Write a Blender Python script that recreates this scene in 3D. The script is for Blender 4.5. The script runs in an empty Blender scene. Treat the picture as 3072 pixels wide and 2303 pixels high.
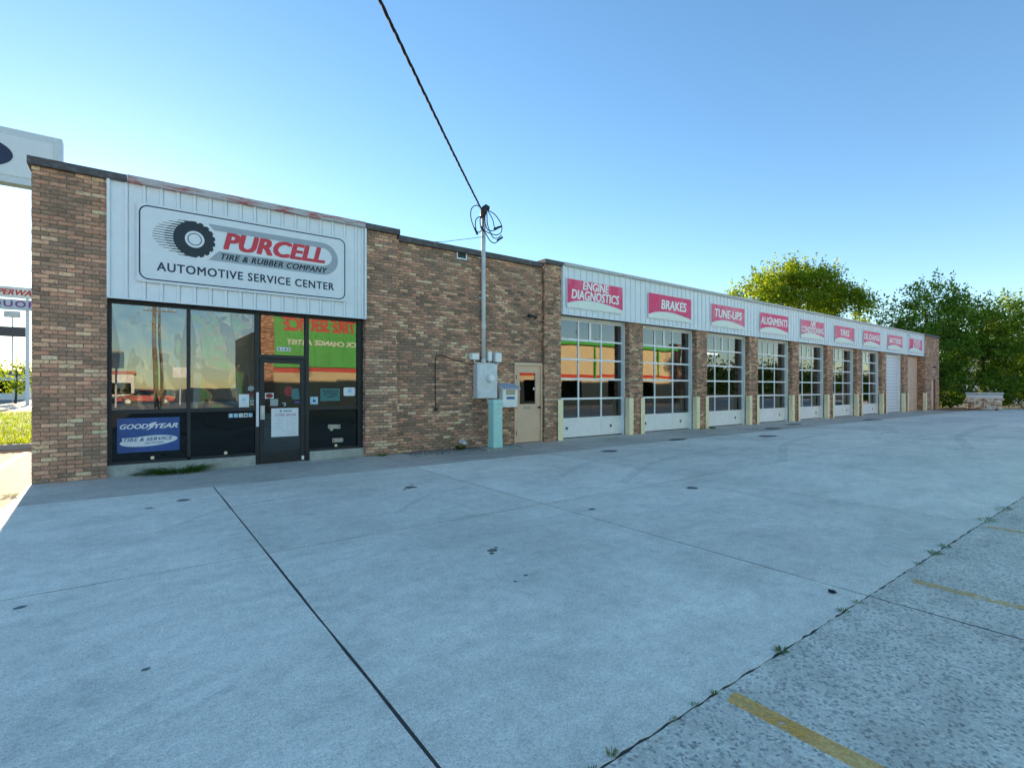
import bpy, math, random
import numpy as np
from mathutils import Vector
random.seed(7); rng = np.random.default_rng(7)
R = math.radians
S = bpy.context.scene
C = S.collection

# ------------------------------------------------------------------ camera
cam_d = bpy.data.cameras.new('camera'); cam = bpy.data.objects.new('camera', cam_d); C.objects.link(cam)
cam.location = (0, 0, 1.55)
cam.rotation_euler = (R(90), 0, R(53.34 - 90))
cam_d.sensor_fit = 'HORIZONTAL'; cam_d.sensor_width = 36; cam_d.lens = 17.836
cam_d.shift_y = 0.004
cam_d.clip_start = 0.05; cam_d.clip_end = 6000
S.camera = cam
# ------------------------------------------------------------------ light
SUN_EL, SUN_AZ = 8.6, -2.6            # degrees; azimuth from +Y towards +X
GAMMA = 0.85
W = bpy.data.worlds.new('World'); S.world = W; W.use_nodes = True
nt = W.node_tree; bg = nt.nodes['Background']
sky = nt.nodes.new('ShaderNodeTexSky'); sky.sky_type = 'NISHITA'; sky.sun_disc = False
sky.sun_elevation = R(SUN_EL); sky.sun_rotation = R(SUN_AZ)
sky.air_density = 0.8; sky.dust_density = 0.06; sky.ozone_density = 1.4
hs = nt.nodes.new('ShaderNodeHueSaturation'); hs.inputs['Hue'].default_value = 0.502; hs.inputs['Saturation'].default_value = 1.26
gm = nt.nodes.new('ShaderNodeGamma'); gm.inputs[1].default_value = GAMMA
nt.links.new(sky.outputs[0], gm.inputs[0]); nt.links.new(gm.outputs[0], hs.inputs['Color']); nt.links.new(hs.outputs[0], bg.inputs[0])
bg.inputs[1].default_value = 0.15
sd = bpy.data.lights.new('sun', 'SUN'); sd.energy = 5.0; sd.angle = R(0.5); sd.color = (1.0, 0.82, 0.56)
so = bpy.data.objects.new('sun', sd); C.objects.link(so)
az, el = R(SUN_AZ), R(SUN_EL)
tos = Vector((math.sin(az)*math.cos(el), math.cos(az)*math.cos(el), math.sin(el)))
so.rotation_euler = (-tos).to_track_quat('-Z', 'Y').to_euler()
so.location = (-10, 60, 30)
vs = S.view_settings; vs.view_transform = 'Standard'; vs.look = 'None'; vs.gamma = 1.0; vs.use_curve_mapping = False
vs.exposure = 1.6
S.cycles.max_bounces = 6; S.cycles.transparent_max_bounces = 12

# ------------------------------------------------------------------ text (made first, while the scene is small)
TXT = {}
def text2d(body, bold=0.0, shear=0.0, spacing=1.0):
    k = (body, bold, shear, spacing)
    if k in TXT: return TXT[k]
    cu = bpy.data.curves.new('t', 'FONT'); cu.body = body; cu.shear = shear
    cu.space_character = spacing; cu.resolution_u = 3; cu.align_x = 'CENTER'
    cu.space_line = 1.0
    o = bpy.data.objects.new('t', cu); C.objects.link(o)
    dg = bpy.context.evaluated_depsgraph_get(); dg.update()
    me = bpy.data.meshes.new_from_object(o.evaluated_get(dg))
    v = np.array([(p.co.x, p.co.y) for p in me.vertices]); f = [tuple(p.vertices) for p in me.polygons]
    bpy.data.objects.remove(o); bpy.data.curves.remove(cu); bpy.data.meshes.remove(me)
    TXT[k] = (v, f); return TXT[k]
for a in [('PURCELL', .045, .22, 1.0), ('TIRE & RUBBER COMPANY', .03, .3, 1.08), ('AUTOMOTIVE SERVICE CENTER', .020, 0, 1.12),
          ('GOOD', .03, .3, 1.0), ('YEAR', .03, .3, 1.0), ('TIRE & SERVICE', .022, .3, 1.05), ('NETWORK', .02, .3, 1.1),
          ('5165', .012, 0, 1.15), ('STORE HOURS', .01, .12, 1.15), ('INTERSTATE\nBATTERIES', .02, .3, 1.0),
          ('ENGINE', .034, .12, 1.0), ('DIAGNOSTICS', .034, .12, 1.0), ('BRAKES', .034, .12, 1.0), ('TUNE-UPS', .034, .12, 1.0),
          ('ALIGNMENTS', .034, .12, 1.0), ('AIR', .034, .12, 1.0), ('CONDITIONING', .034, .12, 1.0), ('TIRES', .034, .12, 1.0),
          ('OIL CHANGE', .034, .12, 1.0), ('BATTERIES', .034, .12, 1.0), ('SHOCKS', .034, .12, 1.0), ('& STRUTS', .034, .12, 1.0),
          ('A TIRE SERVICE', .05, .2, 1.0), ('QUICK CHANGE ARTIST', .03, 0, 1.0), ('SUPERWASH', .03, .3, 1.0), ('LIQUORS', .02, 0, 1.2),
          ('f', .02, 0, 1.0), ('in', .02, 0, 1.0), ('L', .02, .2, 1.0), ('5', .02, .0, 1.0),
          ('Monday', .0, .2, 1.0), ('Tuesday', .0, .2, 1.0), ('Wednesday', .0, .2, 1.0), ('Thursday', .0, .2, 1.0), ('Friday', .0, .2, 1.0),
          ('7 am', .0, .2, 1.0), ('5:30 pm', .0, .2, 1.0), ('Saturday  Closed', .0, .2, 1.0), ('Sunday  Closed', .0, .2, 1.0)]:
    text2d(*a)

# ------------------------------------------------------------------ mesh helpers
class MB:
    def __init__(s): s.v = []; s.f = []
    def add(s, vs_, fs):
        b = len(s.v); s.v += [tuple(p) for p in vs_]; s.f += [tuple(b+i for i in f) for f in fs]; return s
    def box(s, x0, x1, y0, y1, z0, z1):
        return s.add([(x0,y0,z0),(x1,y0,z0),(x1,y1,z0),(x0,y1,z0),(x0,y0,z1),(x1,y0,z1),(x1,y1,z1),(x0,y1,z1)],
                     [(0,3,2,1),(4,5,6,7),(0,1,5,4),(1,2,6,5),(2,3,7,6),(3,0,4,7)])
    def prism(s, poly, y0, y1):              # poly in XZ, extruded along Y
        n = len(poly); a = [(x, y0, z) for x, z in poly] + [(x, y1, z) for x, z in poly]
        f = [tuple(range(n)), tuple(range(2*n-1, n-1, -1))] + [(i, n+i, n+(i+1) % n, (i+1) % n) for i in range(n)]
        return s.add(a, f)
    def prismz(s, poly, z0, z1):
        n = len(poly); a = [(x, y, z0) for x, y in poly] + [(x, y, z1) for x, y in poly]
        f = [tuple(range(n-1, -1, -1)), tuple(range(n, 2*n))] + [(i, (i+1) % n, n+(i+1) % n, n+i) for i in range(n)]
        return s.add(a, f)
    def flat(s, poly, y):                    # single face in XZ looking towards -Y
        return s.add([(x, y, z) for x, z in poly], [tuple(range(len(poly)))])
    def tube(s, pts, rad, n=8, cap=True):
        pts = [Vector(p) for p in pts]; m = len(pts)
        rr = rad if hasattr(rad, '__len__') else [rad]*m
        vs_ = []; up = Vector((0, 0, 1)); prev = None
        for i, p in enumerate(pts):
            t = (pts[min(i+1, m-1)] - pts[max(i-1, 0)]).normalized()
            if prev is None:
                a = t.cross(up if abs(t.z) < .95 else Vector((1, 0, 0))).normalized()
            else:
                a = (prev - t*prev.dot(t)).normalized()
            prev = a; b = t.cross(a)
            for k in range(n):
                q = 2*math.pi*k/n; vs_.append(p + (a*math.cos(q) + b*math.sin(q))*rr[i])
        f = [(i*n+k, i*n+(k+1) % n, (i+1)*n+(k+1) % n, (i+1)*n+k) for i in range(m-1) for k in range(n)]
        if cap: f += [tuple(range(n-1, -1, -1)), tuple(range((m-1)*n, m*n))]
        return s.add(vs_, f)
    def text(s, args, x0, x1, z0, z1, y, flip=False, rot=0.0, keep=False):
        v, f = text2d(*args); mn = v.min(0); mx = v.max(0); q = (v-mn)/(mx-mn)
        if keep:
            sc = (z1-z0)/(mx-mn)[1]; w = (mx-mn)[0]*sc; c = (x0+x1)/2; x0, x1 = c-w/2, c+w/2
        X = x0+q[:, 0]*(x1-x0) if not flip else x1-q[:, 0]*(x1-x0)
        Z = z0+q[:, 1]*(z1-z0) + (X-x0)*math.tan(rot)
        bd = args[1]*(x1-x0)/(mx-mn)[0]; bz = args[1]*(z1-z0)/(mx-mn)[1]
        for i, (dx, dz) in enumerate(((0, 0), (-bd, -bz*.6), (bd, -bz*.6), (-bd, bz*.6), (bd, bz*.6)) if bd > 0 else ((0, 0),)):
            sy = -.00025*i if not flip else .00025*i
            s.add([(a+dx, y+sy, b+dz) for a, b in zip(X, Z)], f)
        return s

def npmesh(name, V, F):
    """V (n,3) and F (m,k) arrays -> mesh, quickly"""
    me = bpy.data.meshes.new(name); V = np.asarray(V, np.float32); F = np.asarray(F, np.int32); m, k = F.shape
    me.vertices.add(len(V)); me.vertices.foreach_set('co', V.ravel())
    me.loops.add(m*k); me.loops.foreach_set('vertex_index', F.ravel())
    me.polygons.add(m); me.polygons.foreach_set('loop_start', np.arange(0, m*k, k, dtype=np.int32))
    me.polygons.foreach_set('loop_total', np.full(m, k, np.int32)); me.update(calc_edges=True)
    return me

def words(args, x0, x1, z0, z1, y, gap=.2):
    """one MB for each word of a line of text"""
    v, f = text2d(*args); mn = v.min(0); mx = v.max(0); em = mx[1]-mn[1]
    iv = sorted((min(v[i][0] for i in q), max(v[i][0] for i in q), k) for k, q in enumerate(f)); gr = [[iv[0]]]; e = iv[0][1]
    for it in iv[1:]:
        if it[0]-e > gap*em: gr.append([])
        gr[-1].append(it); e = max(e, it[1])
    out = []
    for gq in gr:
        m = MB(); fs = [f[k] for _, _, k in gq]; sc = (x1-x0)/(mx-mn)[0]; zc = (z1-z0)/em
        for i, (dx, dz) in enumerate(((0, 0), (-1, -.6), (1, -.6), (-1, .6), (1, .6)) if args[1] > 0 else ((0, 0),)):
            for q in fs: m.add([(x0+(v[k][0]-mn[0]+dx*args[1])*sc, y-.00025*i, z0+(v[k][1]-mn[1]+dz*args[1])*zc) for k in q], [tuple(range(len(q)))])
        out.append(m)
    return out
WL = {}                                      # world location of each object
def wloc(o): return WL.get(o.name, Vector((0, 0, 0)))
def setp(o, label=None, cat=None, group=None, kind=None):
    if label: o['label'] = label
    if cat: o['category'] = cat
    if group: o['group'] = group
    if kind: o['kind'] = kind
    return o
def thing(name, loc, label=None, cat=None, group=None, kind=None):
    o = bpy.data.objects.new(name, None); C.objects.link(o); o.location = loc; WL[o.name] = Vector(loc)
    o.empty_display_size = .2
    return setp(o, label, cat, group, kind)
def obj(name, mb, mat, parent=None, origin=None, smooth=False, bevel=0, **kw):
    """verts of mb are in world space"""
    if isinstance(mb, bpy.types.Mesh): me = mb; pw = None
    else:
        pw = Vector(origin) if origin is not None else (wloc(parent) if parent else Vector((0, 0, 0)))
        me = bpy.data.meshes.new(name); me.from_pydata([(a-pw.x, b-pw.y, c-pw.z) for a, b, c in mb.v], [], mb.f); me.update()
    me.materials.append(mat)
    if smooth: me.polygons.foreach_set('use_smooth', [True]*len(me.polygons))
    o = bpy.data.objects.new(name, me); C.objects.link(o)
    if parent: o.parent = parent
    if pw is not None:
        o.location = pw - (wloc(parent) if parent else Vector((0, 0, 0))); WL[o.name] = pw
    else: WL[o.name] = wloc(parent) if parent else Vector((0, 0, 0))
    if bevel:
        m = o.modifiers.new('bevel', 'BEVEL'); m.width = bevel; m.segments = 2; m.limit_method = 'ANGLE'
    return setp(o, **kw)
def inst(name, me, loc, parent):             # a further object on shared mesh data
    o = bpy.data.objects.new(name, me); C.objects.link(o)
    if parent: o.parent = parent
    o.location = Vector(loc) - (wloc(parent) if parent else Vector((0, 0, 0))); WL[o.name] = Vector(loc)
    return o

# ------------------------------------------------------------------ materials
class NT:
    def __init__(s, name):
        s.m = bpy.data.materials.new(name); s.m.use_nodes = True; s.t = s.m.node_tree; s.n = s.t.nodes
        s.b = s.n['Principled BSDF']; s.out = s.n['Material Output']
    def new(s, k, **kw):
        n = s.n.new('ShaderNode'+k)
        for a, v in kw.items(): setattr(n, a, v)
        return n
    def l(s, a, b): s.t.links.new(a, b)
    def pos(s):
        return s.new('NewGeometry').outputs['Position']
    def scl(s, vec, sc):
        n = s.new('VectorMath', operation='MULTIPLY'); s.l(vec, n.inputs[0]); n.inputs[1].default_value = sc; return n.outputs[0]
    def noise(s, vec, scale, detail=4, rough=.55, dist=0):
        n = s.new('TexNoise'); s.l(vec, n.inputs['Vector']); n.inputs['Scale'].default_value = scale
        n.inputs['Detail'].default_value = detail; n.inputs['Roughness'].default_value = rough; n.inputs['Distortion'].default_value = dist
        return n.outputs['Fac']
    def ramp(s, fac, stops, interp='LINEAR'):
        n = s.new('ValToRGB'); s.l(fac, n.inputs[0]); e = n.color_ramp.elements; n.color_ramp.interpolation = interp
        while len(e) < len(stops): e.new(.5)
        for i, (p, c) in enumerate(stops):
            e[i].position = p; e[i].color = (*c, 1) if hasattr(c, '__len__') else (c, c, c, 1)
        return n.outputs[0]
    def math(s, op, a, b=None, clamp=False):
        n = s.new('Math', operation=op); n.use_clamp = clamp
        for i, v in enumerate((a, b)):
            if v is None: continue
            if isinstance(v, (int, float)): n.inputs[i].default_value = v
            else: s.l(v, n.inputs[i])
        return n.outputs[0]
    def mix(s, fac, a, b, mode='MIX'):
        n = s.new('Mix', data_type='RGBA', blend_type=mode)
        for i, v in ((0, fac), (6, a), (7, b)):
            if isinstance(v, (int, float)): n.inputs[i].default_value = v
            elif isinstance(v, tuple): n.inputs[i].default_value = (*v, 1)
            else: s.l(v, n.inputs[i])
        return n.outputs[2]
    def bump(s, h, strength=.3, dist=.01, bsdf=None):
        n = s.new('Bump'); n.inputs['Strength'].default_value = strength; n.inputs['Distance'].default_value = dist
        s.l(h, n.inputs['Height']); s.l(n.outputs[0], (bsdf or s.b).inputs['Normal']); return n
    def col(s, c):
        if isinstance(c, tuple): s.b.inputs['Base Color'].default_value = (*c, 1)
        else: s.l(c, s.b.inputs['Base Color'])
        return s
    def rough(s, r):
        if isinstance(r, (int, float)): s.b.inputs['Roughness'].default_value = r
        else: s.l(r, s.b.inputs['Roughness'])
        return s

def plain(name, c, rough=.5, var=.12, scale=6, metal=0, bump=0, dirt=None):
    t = NT(name); p = t.pos(); n = t.noise(p, scale, 5)
    a = tuple(x*(1-var) for x in c); b = tuple(min(1, x*(1+var)) for x in c)
    col = t.ramp(n, [(.3, a), (.7, b)])
    if dirt:
        dn = t.noise(p, 2.3, 8, .65); col = t.mix(t.ramp(dn, [(.52, 0.0), (.72, .7)]), col, dirt)
    t.col(col).rough(rough); t.b.inputs['Metallic'].default_value = metal
    if bump: t.bump(t.noise(p, 60, 3), bump, .004)
    return t.m

def m_brick(name, light=1.0, red=1.0):
    t = NT(name); p = t.pos()
    g = t.new('NewGeometry').outputs['Random Per Island']; oi = t.new('ObjectInfo').outputs['Random']
    r = t.math('FRACT', t.math('ADD', t.math('MULTIPLY', oi, 7.31), g))
    big = t.noise(p, .9, 3); r2 = t.math('ADD', t.math('MULTIPLY', r, .76), t.math('MULTIPLY', t.math('SUBTRACT', big, .5), .8))
    r2 = t.math('ADD', r2, .11)
    pal = t.ramp(r2, [(0.0, (0.212, 0.126, 0.082)), (.16, (0.340, 0.199, 0.125)), (.34, (0.467, 0.261, 0.163)), (.50, (0.570, 0.298, 0.180)),
                      (.62, (0.717, 0.329, 0.202)), (.74, (0.869, 0.474, 0.286)), (.86, (0.936, 0.620, 0.371)), (1.0, (0.936, 0.783, 0.474))])
    # mottled faces: scorched patches and pale scuffs
    off = t.new('CombineXYZ'); t.l(t.math('MULTIPLY', r, 37.0), off.inputs[0]); t.l(t.math('MULTIPLY', r, 11.0), off.inputs[2])
    ad = t.new('VectorMath', operation='ADD'); t.l(p, ad.inputs[0]); t.l(off.outputs[0], ad.inputs[1])
    n1 = t.noise(t.scl(ad.outputs[0], (1, 1, 1.6)), 17, 4, .6)
    c = t.mix(t.ramp(n1, [(.30, .75), (.5, 0.0)]), pal, (0.152, 0.111, 0.088))
    n2 = t.noise(t.scl(ad.outputs[0], (1, 1, 2.0)), 26, 3, .6)
    c = t.mix(t.ramp(n2, [(.56, 0.0), (.72, .55)]), c, (0.831, 0.590, 0.447))
    n3 = t.noise(p, 130, 2); c = t.mix(.35, c, t.ramp(n3, [(.3, .25), (.7, .75)]), 'OVERLAY')
    # wet / mossy dirt towards irregular patches
    d = t.noise(p, .55, 6, .6); c = t.mix(t.ramp(d, [(.5, 0.0), (.75, .45)]), c, (.20, .165, .115))
    t.col(c).rough(.85); t.bump(t.noise(p, 160, 3), .35, .004)
    return t.m

def m_concrete(name, base=(.84, .755, .635), dark=.84, lite=1.12, agg=0.0):
    t = NT(name); p = t.pos()
    oi = t.new('ObjectInfo').outputs['Random']
    n1 = t.noise(p, .35, 6, .6, .3); n2 = t.noise(t.scl(p, (1, 1.6, 1)), 1.6, 6, .62); n3 = t.noise(p, 9, 4, .6); n4 = t.noise(p, 120, 2)
    c = t.ramp(n1, [(.32, tuple(x*dark for x in base)), (.5, base), (.70, tuple(x*lite for x in base))])
    n5 = t.noise(p, 45, 3, .7)
    for f_, st in ((n2, [(.28, .85), (.5, 1.0), (.72, 1.10)]), (n3, [(.28, .86), (.5, 1.0), (.72, 1.10)]), (n5, [(.25, .72), (.5, 1.0), (.75, 1.2)]), (n4, [(.25, .66), (.5, 1.0), (.75, 1.24)])):
        c = t.mix(1.0, c, t.ramp(f_, st), 'MULTIPLY')
    # worn pale scuffs and dark tyre-dirt smears
    w = t.noise(t.scl(p, (.5, 2.4, 1)), 1.1, 7, .7, .6)
    c = t.mix(t.ramp(w, [(.60, 0.0), (.78, .4)]), c, tuple(min(.92, x*1.35) for x in base))
    s = t.noise(t.scl(p, (2.2, .5, 1)), .8, 6, .65, .4)
    c = t.mix(t.ramp(s, [(.60, 0.0), (.80, .5)]), c, tuple(x*.55 for x in base))
    # per-slab tone
    tone = t.math('ADD', t.math('MULTIPLY', oi, .16), .92); cc = t.new('CombineColor')
    for i in range(3): t.l(tone, cc.inputs[i])
    c = t.mix(1.0, c, cc.outputs[0], 'MULTIPLY')
    t.col(c).rough(.82)
    t.bump(t.math('ADD', t.math('MULTIPLY', n4, .6), n3), .25, .006)
    return t.m

def m_aggregate(name, tint=(1.0, .92, .80)):
    t = NT(name); p = t.pos()
    v = t.new('TexVoronoi'); t.l(p, v.inputs['Vector']); v.inputs['Scale'].default_value = 62
    vb = t.new('SeparateColor'); t.l(v.outputs['Color'], vb.inputs[0])
    v2 = t.new('TexVoronoi'); t.l(p, v2.inputs['Vector']); v2.inputs['Scale'].default_value = 150
    vb2 = t.new('SeparateColor'); t.l(v2.outputs['Color'], vb2.inputs[0])
    c = t.ramp(vb.outputs[0], [(0, (.04, .045, .05)), (.16, (.13, .13, .13)), (.27, (.60, .58, .55)), (.6, (.86, .83, .78)), (.9, (.95, .93, .88)), (1, (.72, .60, .48))])
    c = t.mix(.45, c, t.ramp(vb2.outputs[1], [(0, .42), (.5, .86), (1, 1.0)]))
    edge = t.ramp(v.outputs['Distance'], [(.35, 0.0), (.75, .5)]); c = t.mix(edge, c, (.66, .65, .62))
    n = t.noise(p, .9, 6, .6); c = t.mix(1.0, c, t.ramp(n, [(.3, .80), (.7, 1.12)]), 'MULTIPLY')
    n2 = t.noise(p, 3.5, 6, .65); c = t.mix(1.0, c, t.ramp(n2, [(.3, .82), (.7, 1.12)]), 'MULTIPLY')
    c = t.mix(1.0, c, tint, 'MULTIPLY')
    t.col(c).rough(.85)
    h = t.math('SUBTRACT', 1.0, v.outputs['Distance']); t.bump(h, .6, .006)
    return t.m

def m_glass(name, refl=.16, tint=(.5, .55, .55), wave=.02, rough=0.0, wscale=1.1, rc=(1, 1, 1)):
    t = NT(name); t.n.remove(t.b)
    gl = t.new('BsdfGlossy'); gl.inputs['Roughness'].default_value = rough; gl.inputs['Color'].default_value = (*rc, 1)
    tr = t.new('BsdfTransparent'); tr.inputs['Color'].default_value = (*tint, 1)
    oi = t.new('ObjectInfo'); p = t.pos()
    off = t.new('CombineXYZ'); t.l(t.math('MULTIPLY', oi.outputs['Random'], 50.0), off.inputs[1])
    ad = t.new('VectorMath', operation='ADD'); t.l(p, ad.inputs[0]); t.l(off.outputs[0], ad.inputs[1])
    n = t.noise(ad.outputs[0], wscale, 1.0, .4)
    b = t.new('Bump'); b.inputs['Strength'].default_value = 1.0; b.inputs['Distance'].default_value = wave
    t.l(n, b.inputs['Height']); t.l(b.outputs[0], gl.inputs['Normal'])
    fr = t.new('Fresnel'); fr.inputs['IOR'].default_value = 1.5
    f = t.math('ADD', t.math('MULTIPLY', fr.outputs[0], 1.0), refl, True)
    mx = t.new('MixShader'); t.l(f, mx.inputs[0]); t.l(tr.outputs[0], mx.inputs[1]); t.l(gl.outputs[0], mx.inputs[2])
    t.l(mx.outputs[0], t.out.inputs[0]); return t.m

def m_leaf(name, cols, trans=.45):
    t = NT(name); t.n.remove(t.b); g = t.new('NewGeometry')
    c = t.ramp(g.outputs['Random Per Island'], [(i/(len(cols)-1), c) for i, c in enumerate(cols)])
    n = t.noise(g.outputs['Position'], .5, 3); c = t.mix(.7, c, t.ramp(n, [(.3, .3), (.7, .7)]), 'OVERLAY')
    d = t.new('BsdfDiffuse'); t.l(c, d.inputs[0]); tl = t.new('BsdfTranslucent')
    c2 = t.mix(1.0, c, (1.35, 1.25, .5), 'MULTIPLY'); t.l(c2, tl.inputs[0])
    mx = t.new('MixShader'); mx.inputs[0].default_value = trans; t.l(d.outputs[0], mx.inputs[1]); t.l(tl.outputs[0], mx.inputs[2])
    t.l(mx.outputs[0], t.out.inputs[0]); return t.m

def m_peel(name, base, under, amt=.5, scale=3.0):       # weathered painted metal
    t = NT(name); p = t.pos()
    n = t.noise(t.scl(p, (.7, 1, 4)), scale, 8, .7); n2 = t.noise(t.scl(p, (1, 1, 2)), 7, 6, .7)
    c = t.mix(t.ramp(n, [(amt, 0.0), (amt+.12, 1.0)]), base, under)
    c = t.mix(t.ramp(n2, [(.5, 0.0), (.8, .6)]), c, (.30, .30, .30))
    t.col(c).rough(.6); return t.m

def m_worn(name, c, pale, cover, scale=26, soft=.12, fade=1.0):
    t = NT(name); p = t.pos(); n = t.noise(p, scale, 6, .75); n2 = t.noise(p, 3.0, 4, .6); n3 = t.noise(p, 90, 3, .7)
    t.col(t.mix(t.ramp(n2, [(.3, 0.0), (.7, .8)]), c, pale)).rough(.8)
    k = t.math('ADD', t.math('MULTIPLY', n, .5), t.math('ADD', t.math('MULTIPLY', n2, .25), t.math('MULTIPLY', n3, .25)))
    a = t.ramp(k, [(1-cover-soft, 0.0), (1-cover+soft, fade)]); t.l(a, t.b.inputs['Alpha']); return t.m
M = {}
M['brick'] = m_brick('brick')
M['mortar'] = plain('mortar', (.20, .16, .12), .95, .3, 3, bump=.3)
M['slab'] = m_concrete('concrete')
M['apron'] = m_concrete('apron_concrete', (.60, .52, .435), .75, 1.10)
M['curb'] = m_concrete('curb_concrete', (.42, .41, .36))
M['agg'] = m_aggregate('exposed_aggregate')
M['agg_side'] = m_aggregate('side_drive_aggregate', (.60, .40, .21))
M['joint'] = plain('joint_tar', (.05, .047, .042), .8, .3, 12)
M['stain'] = None
M['soil'] = plain('soil', (.14, .125, .09), .95, .3, 1.5)
M['asphalt'] = plain('asphalt', (.16, .155, .15), .9, .25, 2.0, bump=.3)
M['grass'] = plain('grass_soil', (.10, .15, .035), .95, .4, 2.0)
M['white_metal'] = plain('white_painted_metal', (.80, .81, .82), .42, .035, 4)
M['white_door'] = plain('white_door_paint', (.90, .88, .85), .45, .05, 5)
M['cream'] = plain('cream_guard_paint', (.97, .81, .51), .55, .06, 9)
M['tan'] = plain('tan_paint', (.76, .50, .335), .6, .06, 3)
M['ply'] = plain('tan_board', (.70, .46, .31), .75, .10, 2.5)
M['bronze'] = plain('dark_bronze', (.011, .013, .017), .5, .3, 5)
M['black'] = plain('black_plastic', (.012, .012, .013), .5, .3, 8)
M['coping'] = m_peel('coping_brown', (.075, .062, .060), (.14, .07, .06), .62)
M['coping_w'] = m_peel('coping_peeling', (.50, .46, .45), (.42, .05, .04), .485)
M['coping_r'] = m_peel('coping_pale', (.52, .50, .49), (.17, .13, .12), .60, 5)
M['steel'] = plain('galvanised_steel', (.66, .68, .69), .5, .10, 9, .1)
M['pipe'] = plain('painted_conduit', (.66, .63, .58), .5, .10, 5, dirt=(.30, .28, .25))
M['teal'] = plain('teal_pedestal', (.46, .76, .68), .5, .05, 4, dirt=(.36, .60, .53))
M['plastic'] = plain('white_plastic', (.88, .86, .82), .45, .04, 5)
M['roof'] = plain('roof_membrane', (.12, .12, .12), .9, .2, 2)
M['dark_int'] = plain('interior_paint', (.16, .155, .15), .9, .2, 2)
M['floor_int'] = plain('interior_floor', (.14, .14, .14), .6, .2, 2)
M['sign_w'] = plain('sign_white', (.78, .79, .80), .5, .03, 6)
M['navy'] = plain('sign_navy', (.012, .022, .065), .5, .15, 9)
M['logo_dark'] = plain('logo_dark', (.010, .020, .030), .5, .15, 9)
M['logo_grey'] = plain('logo_grey', (.36, .40, .43), .5, .06, 9)
M['logo_red'] = plain('logo_red', (.66, .04, .06), .5, .12, 9)
def m_faded(name, c, pale, amt):
    t = NT(name); p = t.pos(); n = t.noise(p, 3.2, 7, .7); n2 = t.noise(t.scl(p, (1, 1, .4)), 9, 5, .7)
    k = t.mix(t.ramp(n, [(amt, 0.0), (amt+.3, .8)]), c, pale); k = t.mix(t.ramp(n2, [(.5, 0.0), (.85, .5)]), k, pale)
    t.col(k).rough(.55); return t.m
M['sred'] = m_faded('sign_red', (.86, .045, .155), (.86, .28, .40), .47)
M['sred2'] = m_faded('sign_red_faded', (.86, .11, .20), (.86, .36, .44), .44)
M['sswoosh'] = m_faded('sign_swoosh', (.88, .89, .78), (.72, .76, .66), .5)
M['stext'] = m_faded('sign_lettering', (.93, .92, .88), (.84, .78, .74), .64)
M['blue'] = plain('banner_blue', (.020, .075, .27), .45, .2, 7)
M['paper'] = plain('paper_white', (.78, .78, .78), .7, .03, 9)
M['pink'] = plain('print_pink', (.42, .06, .14), .6, .1, 9)
M['greyp'] = plain('print_grey', (.35, .33, .38), .6, .1, 9)
M['stick_teal'] = plain('sticker_teal', (.05, .17, .17), .5, .12, 20)
M['stick_red'] = plain('sticker_red', (.25, .02, .02), .5, .12, 20)
M['stick_grey'] = plain('sticker_grey', (.33, .37, .36), .5, .15, 30)
M['stick_blue'] = plain('sticker_blue', (.40, .60, .72), .5, .12, 30)
M['stripe_blue'] = plain('stripe_blue', (.03, .10, .33), .5, .12, 30)
M['buff'] = plain('buff_label', (.45, .40, .30), .6, .2, 30)
M['stain'] = m_worn('oil_stain', (.13, .125, .12), (.19, .18, .17), .60, 30, .25, .62)
M['yellow'] = m_worn('road_yellow', (.95, .47, .06), (.95, .66, .30), .54, 26, .10, .85)
M['yellow2'] = m_worn('road_yellow_worn', (.92, .55, .14), (.92, .68, .34), .49, 20, .08, .7)
M['roadwhite'] = m_faded('road_white', (.62, .58, .5), (.42, .38, .33), .45)
M['wire'] = plain('cable_black', (.014, .017, .02), .95, .2, 9)
M['glass_bay'] = m_glass('bay_glass', .10, (.34, .40, .40), .0028, 0, 1.0)
M['glass_shop'] = m_glass('shop_glass', .08, (.38, .42, .42), .0025, 0, .8)
M['glass_dark'] = m_glass('spandrel_glass', .0, (.02, .025, .035), .01)
M['film'] = m_glass('reflective_film', .30, (.20, .22, .22), .022, .03, 3.0, (.95, .97, .92))
M['leafA'] = m_leaf('leaf_mid', [(0.061, 0.128, 0.021), (0.105, 0.195, 0.030), (0.158, 0.255, 0.038), (0.263, 0.315, 0.045)], .5)
M['leafB'] = m_leaf('leaf_dark', [(0.052, 0.120, 0.024), (0.096, 0.195, 0.036), (0.149, 0.262, 0.045), (0.245, 0.315, 0.053)], .48)
M['leafC'] = m_leaf('leaf_bright', [(0.105, 0.180, 0.021), (0.158, 0.255, 0.030), (0.245, 0.330, 0.036), (0.385, 0.390, 0.045)], .58)
M['leafD'] = m_leaf('leaf_far', [(.014, .034, .012), (.022, .05, .016), (.03, .06, .02), (.04, .07, .022)], .25)
M['weed'] = m_leaf('weed_leaf', [(.04, .11, .02), (.07, .16, .03), (.10, .20, .035), (.2, .24, .10)], .3)
M['weedp'] = m_leaf('weed_pale', [(.12, .17, .08), (.2, .25, .13), (.25, .27, .17)], .3)
M['bark'] = plain('bark', (.085, .065, .05), .95, .3, 6, bump=.5)
M['o_tan'] = plain('opposite_tan', (.62, .48, .28), .7, .06, 1)
M['o_green'] = plain('opposite_green', (.06, .40, .06), .5, .08, 1)
M['o_red'] = plain('opposite_red', (.55, .04, .03), .5, .08, 2)
M['o_white'] = plain('opposite_white', (.75, .74, .68), .5, .05, 2)
M['wood'] = plain('pole_wood', (.22, .15, .095), .9, .2, 5)
M['siding'] = plain('house_siding', (.50, .55, .58), .6, .06, 2)

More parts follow.
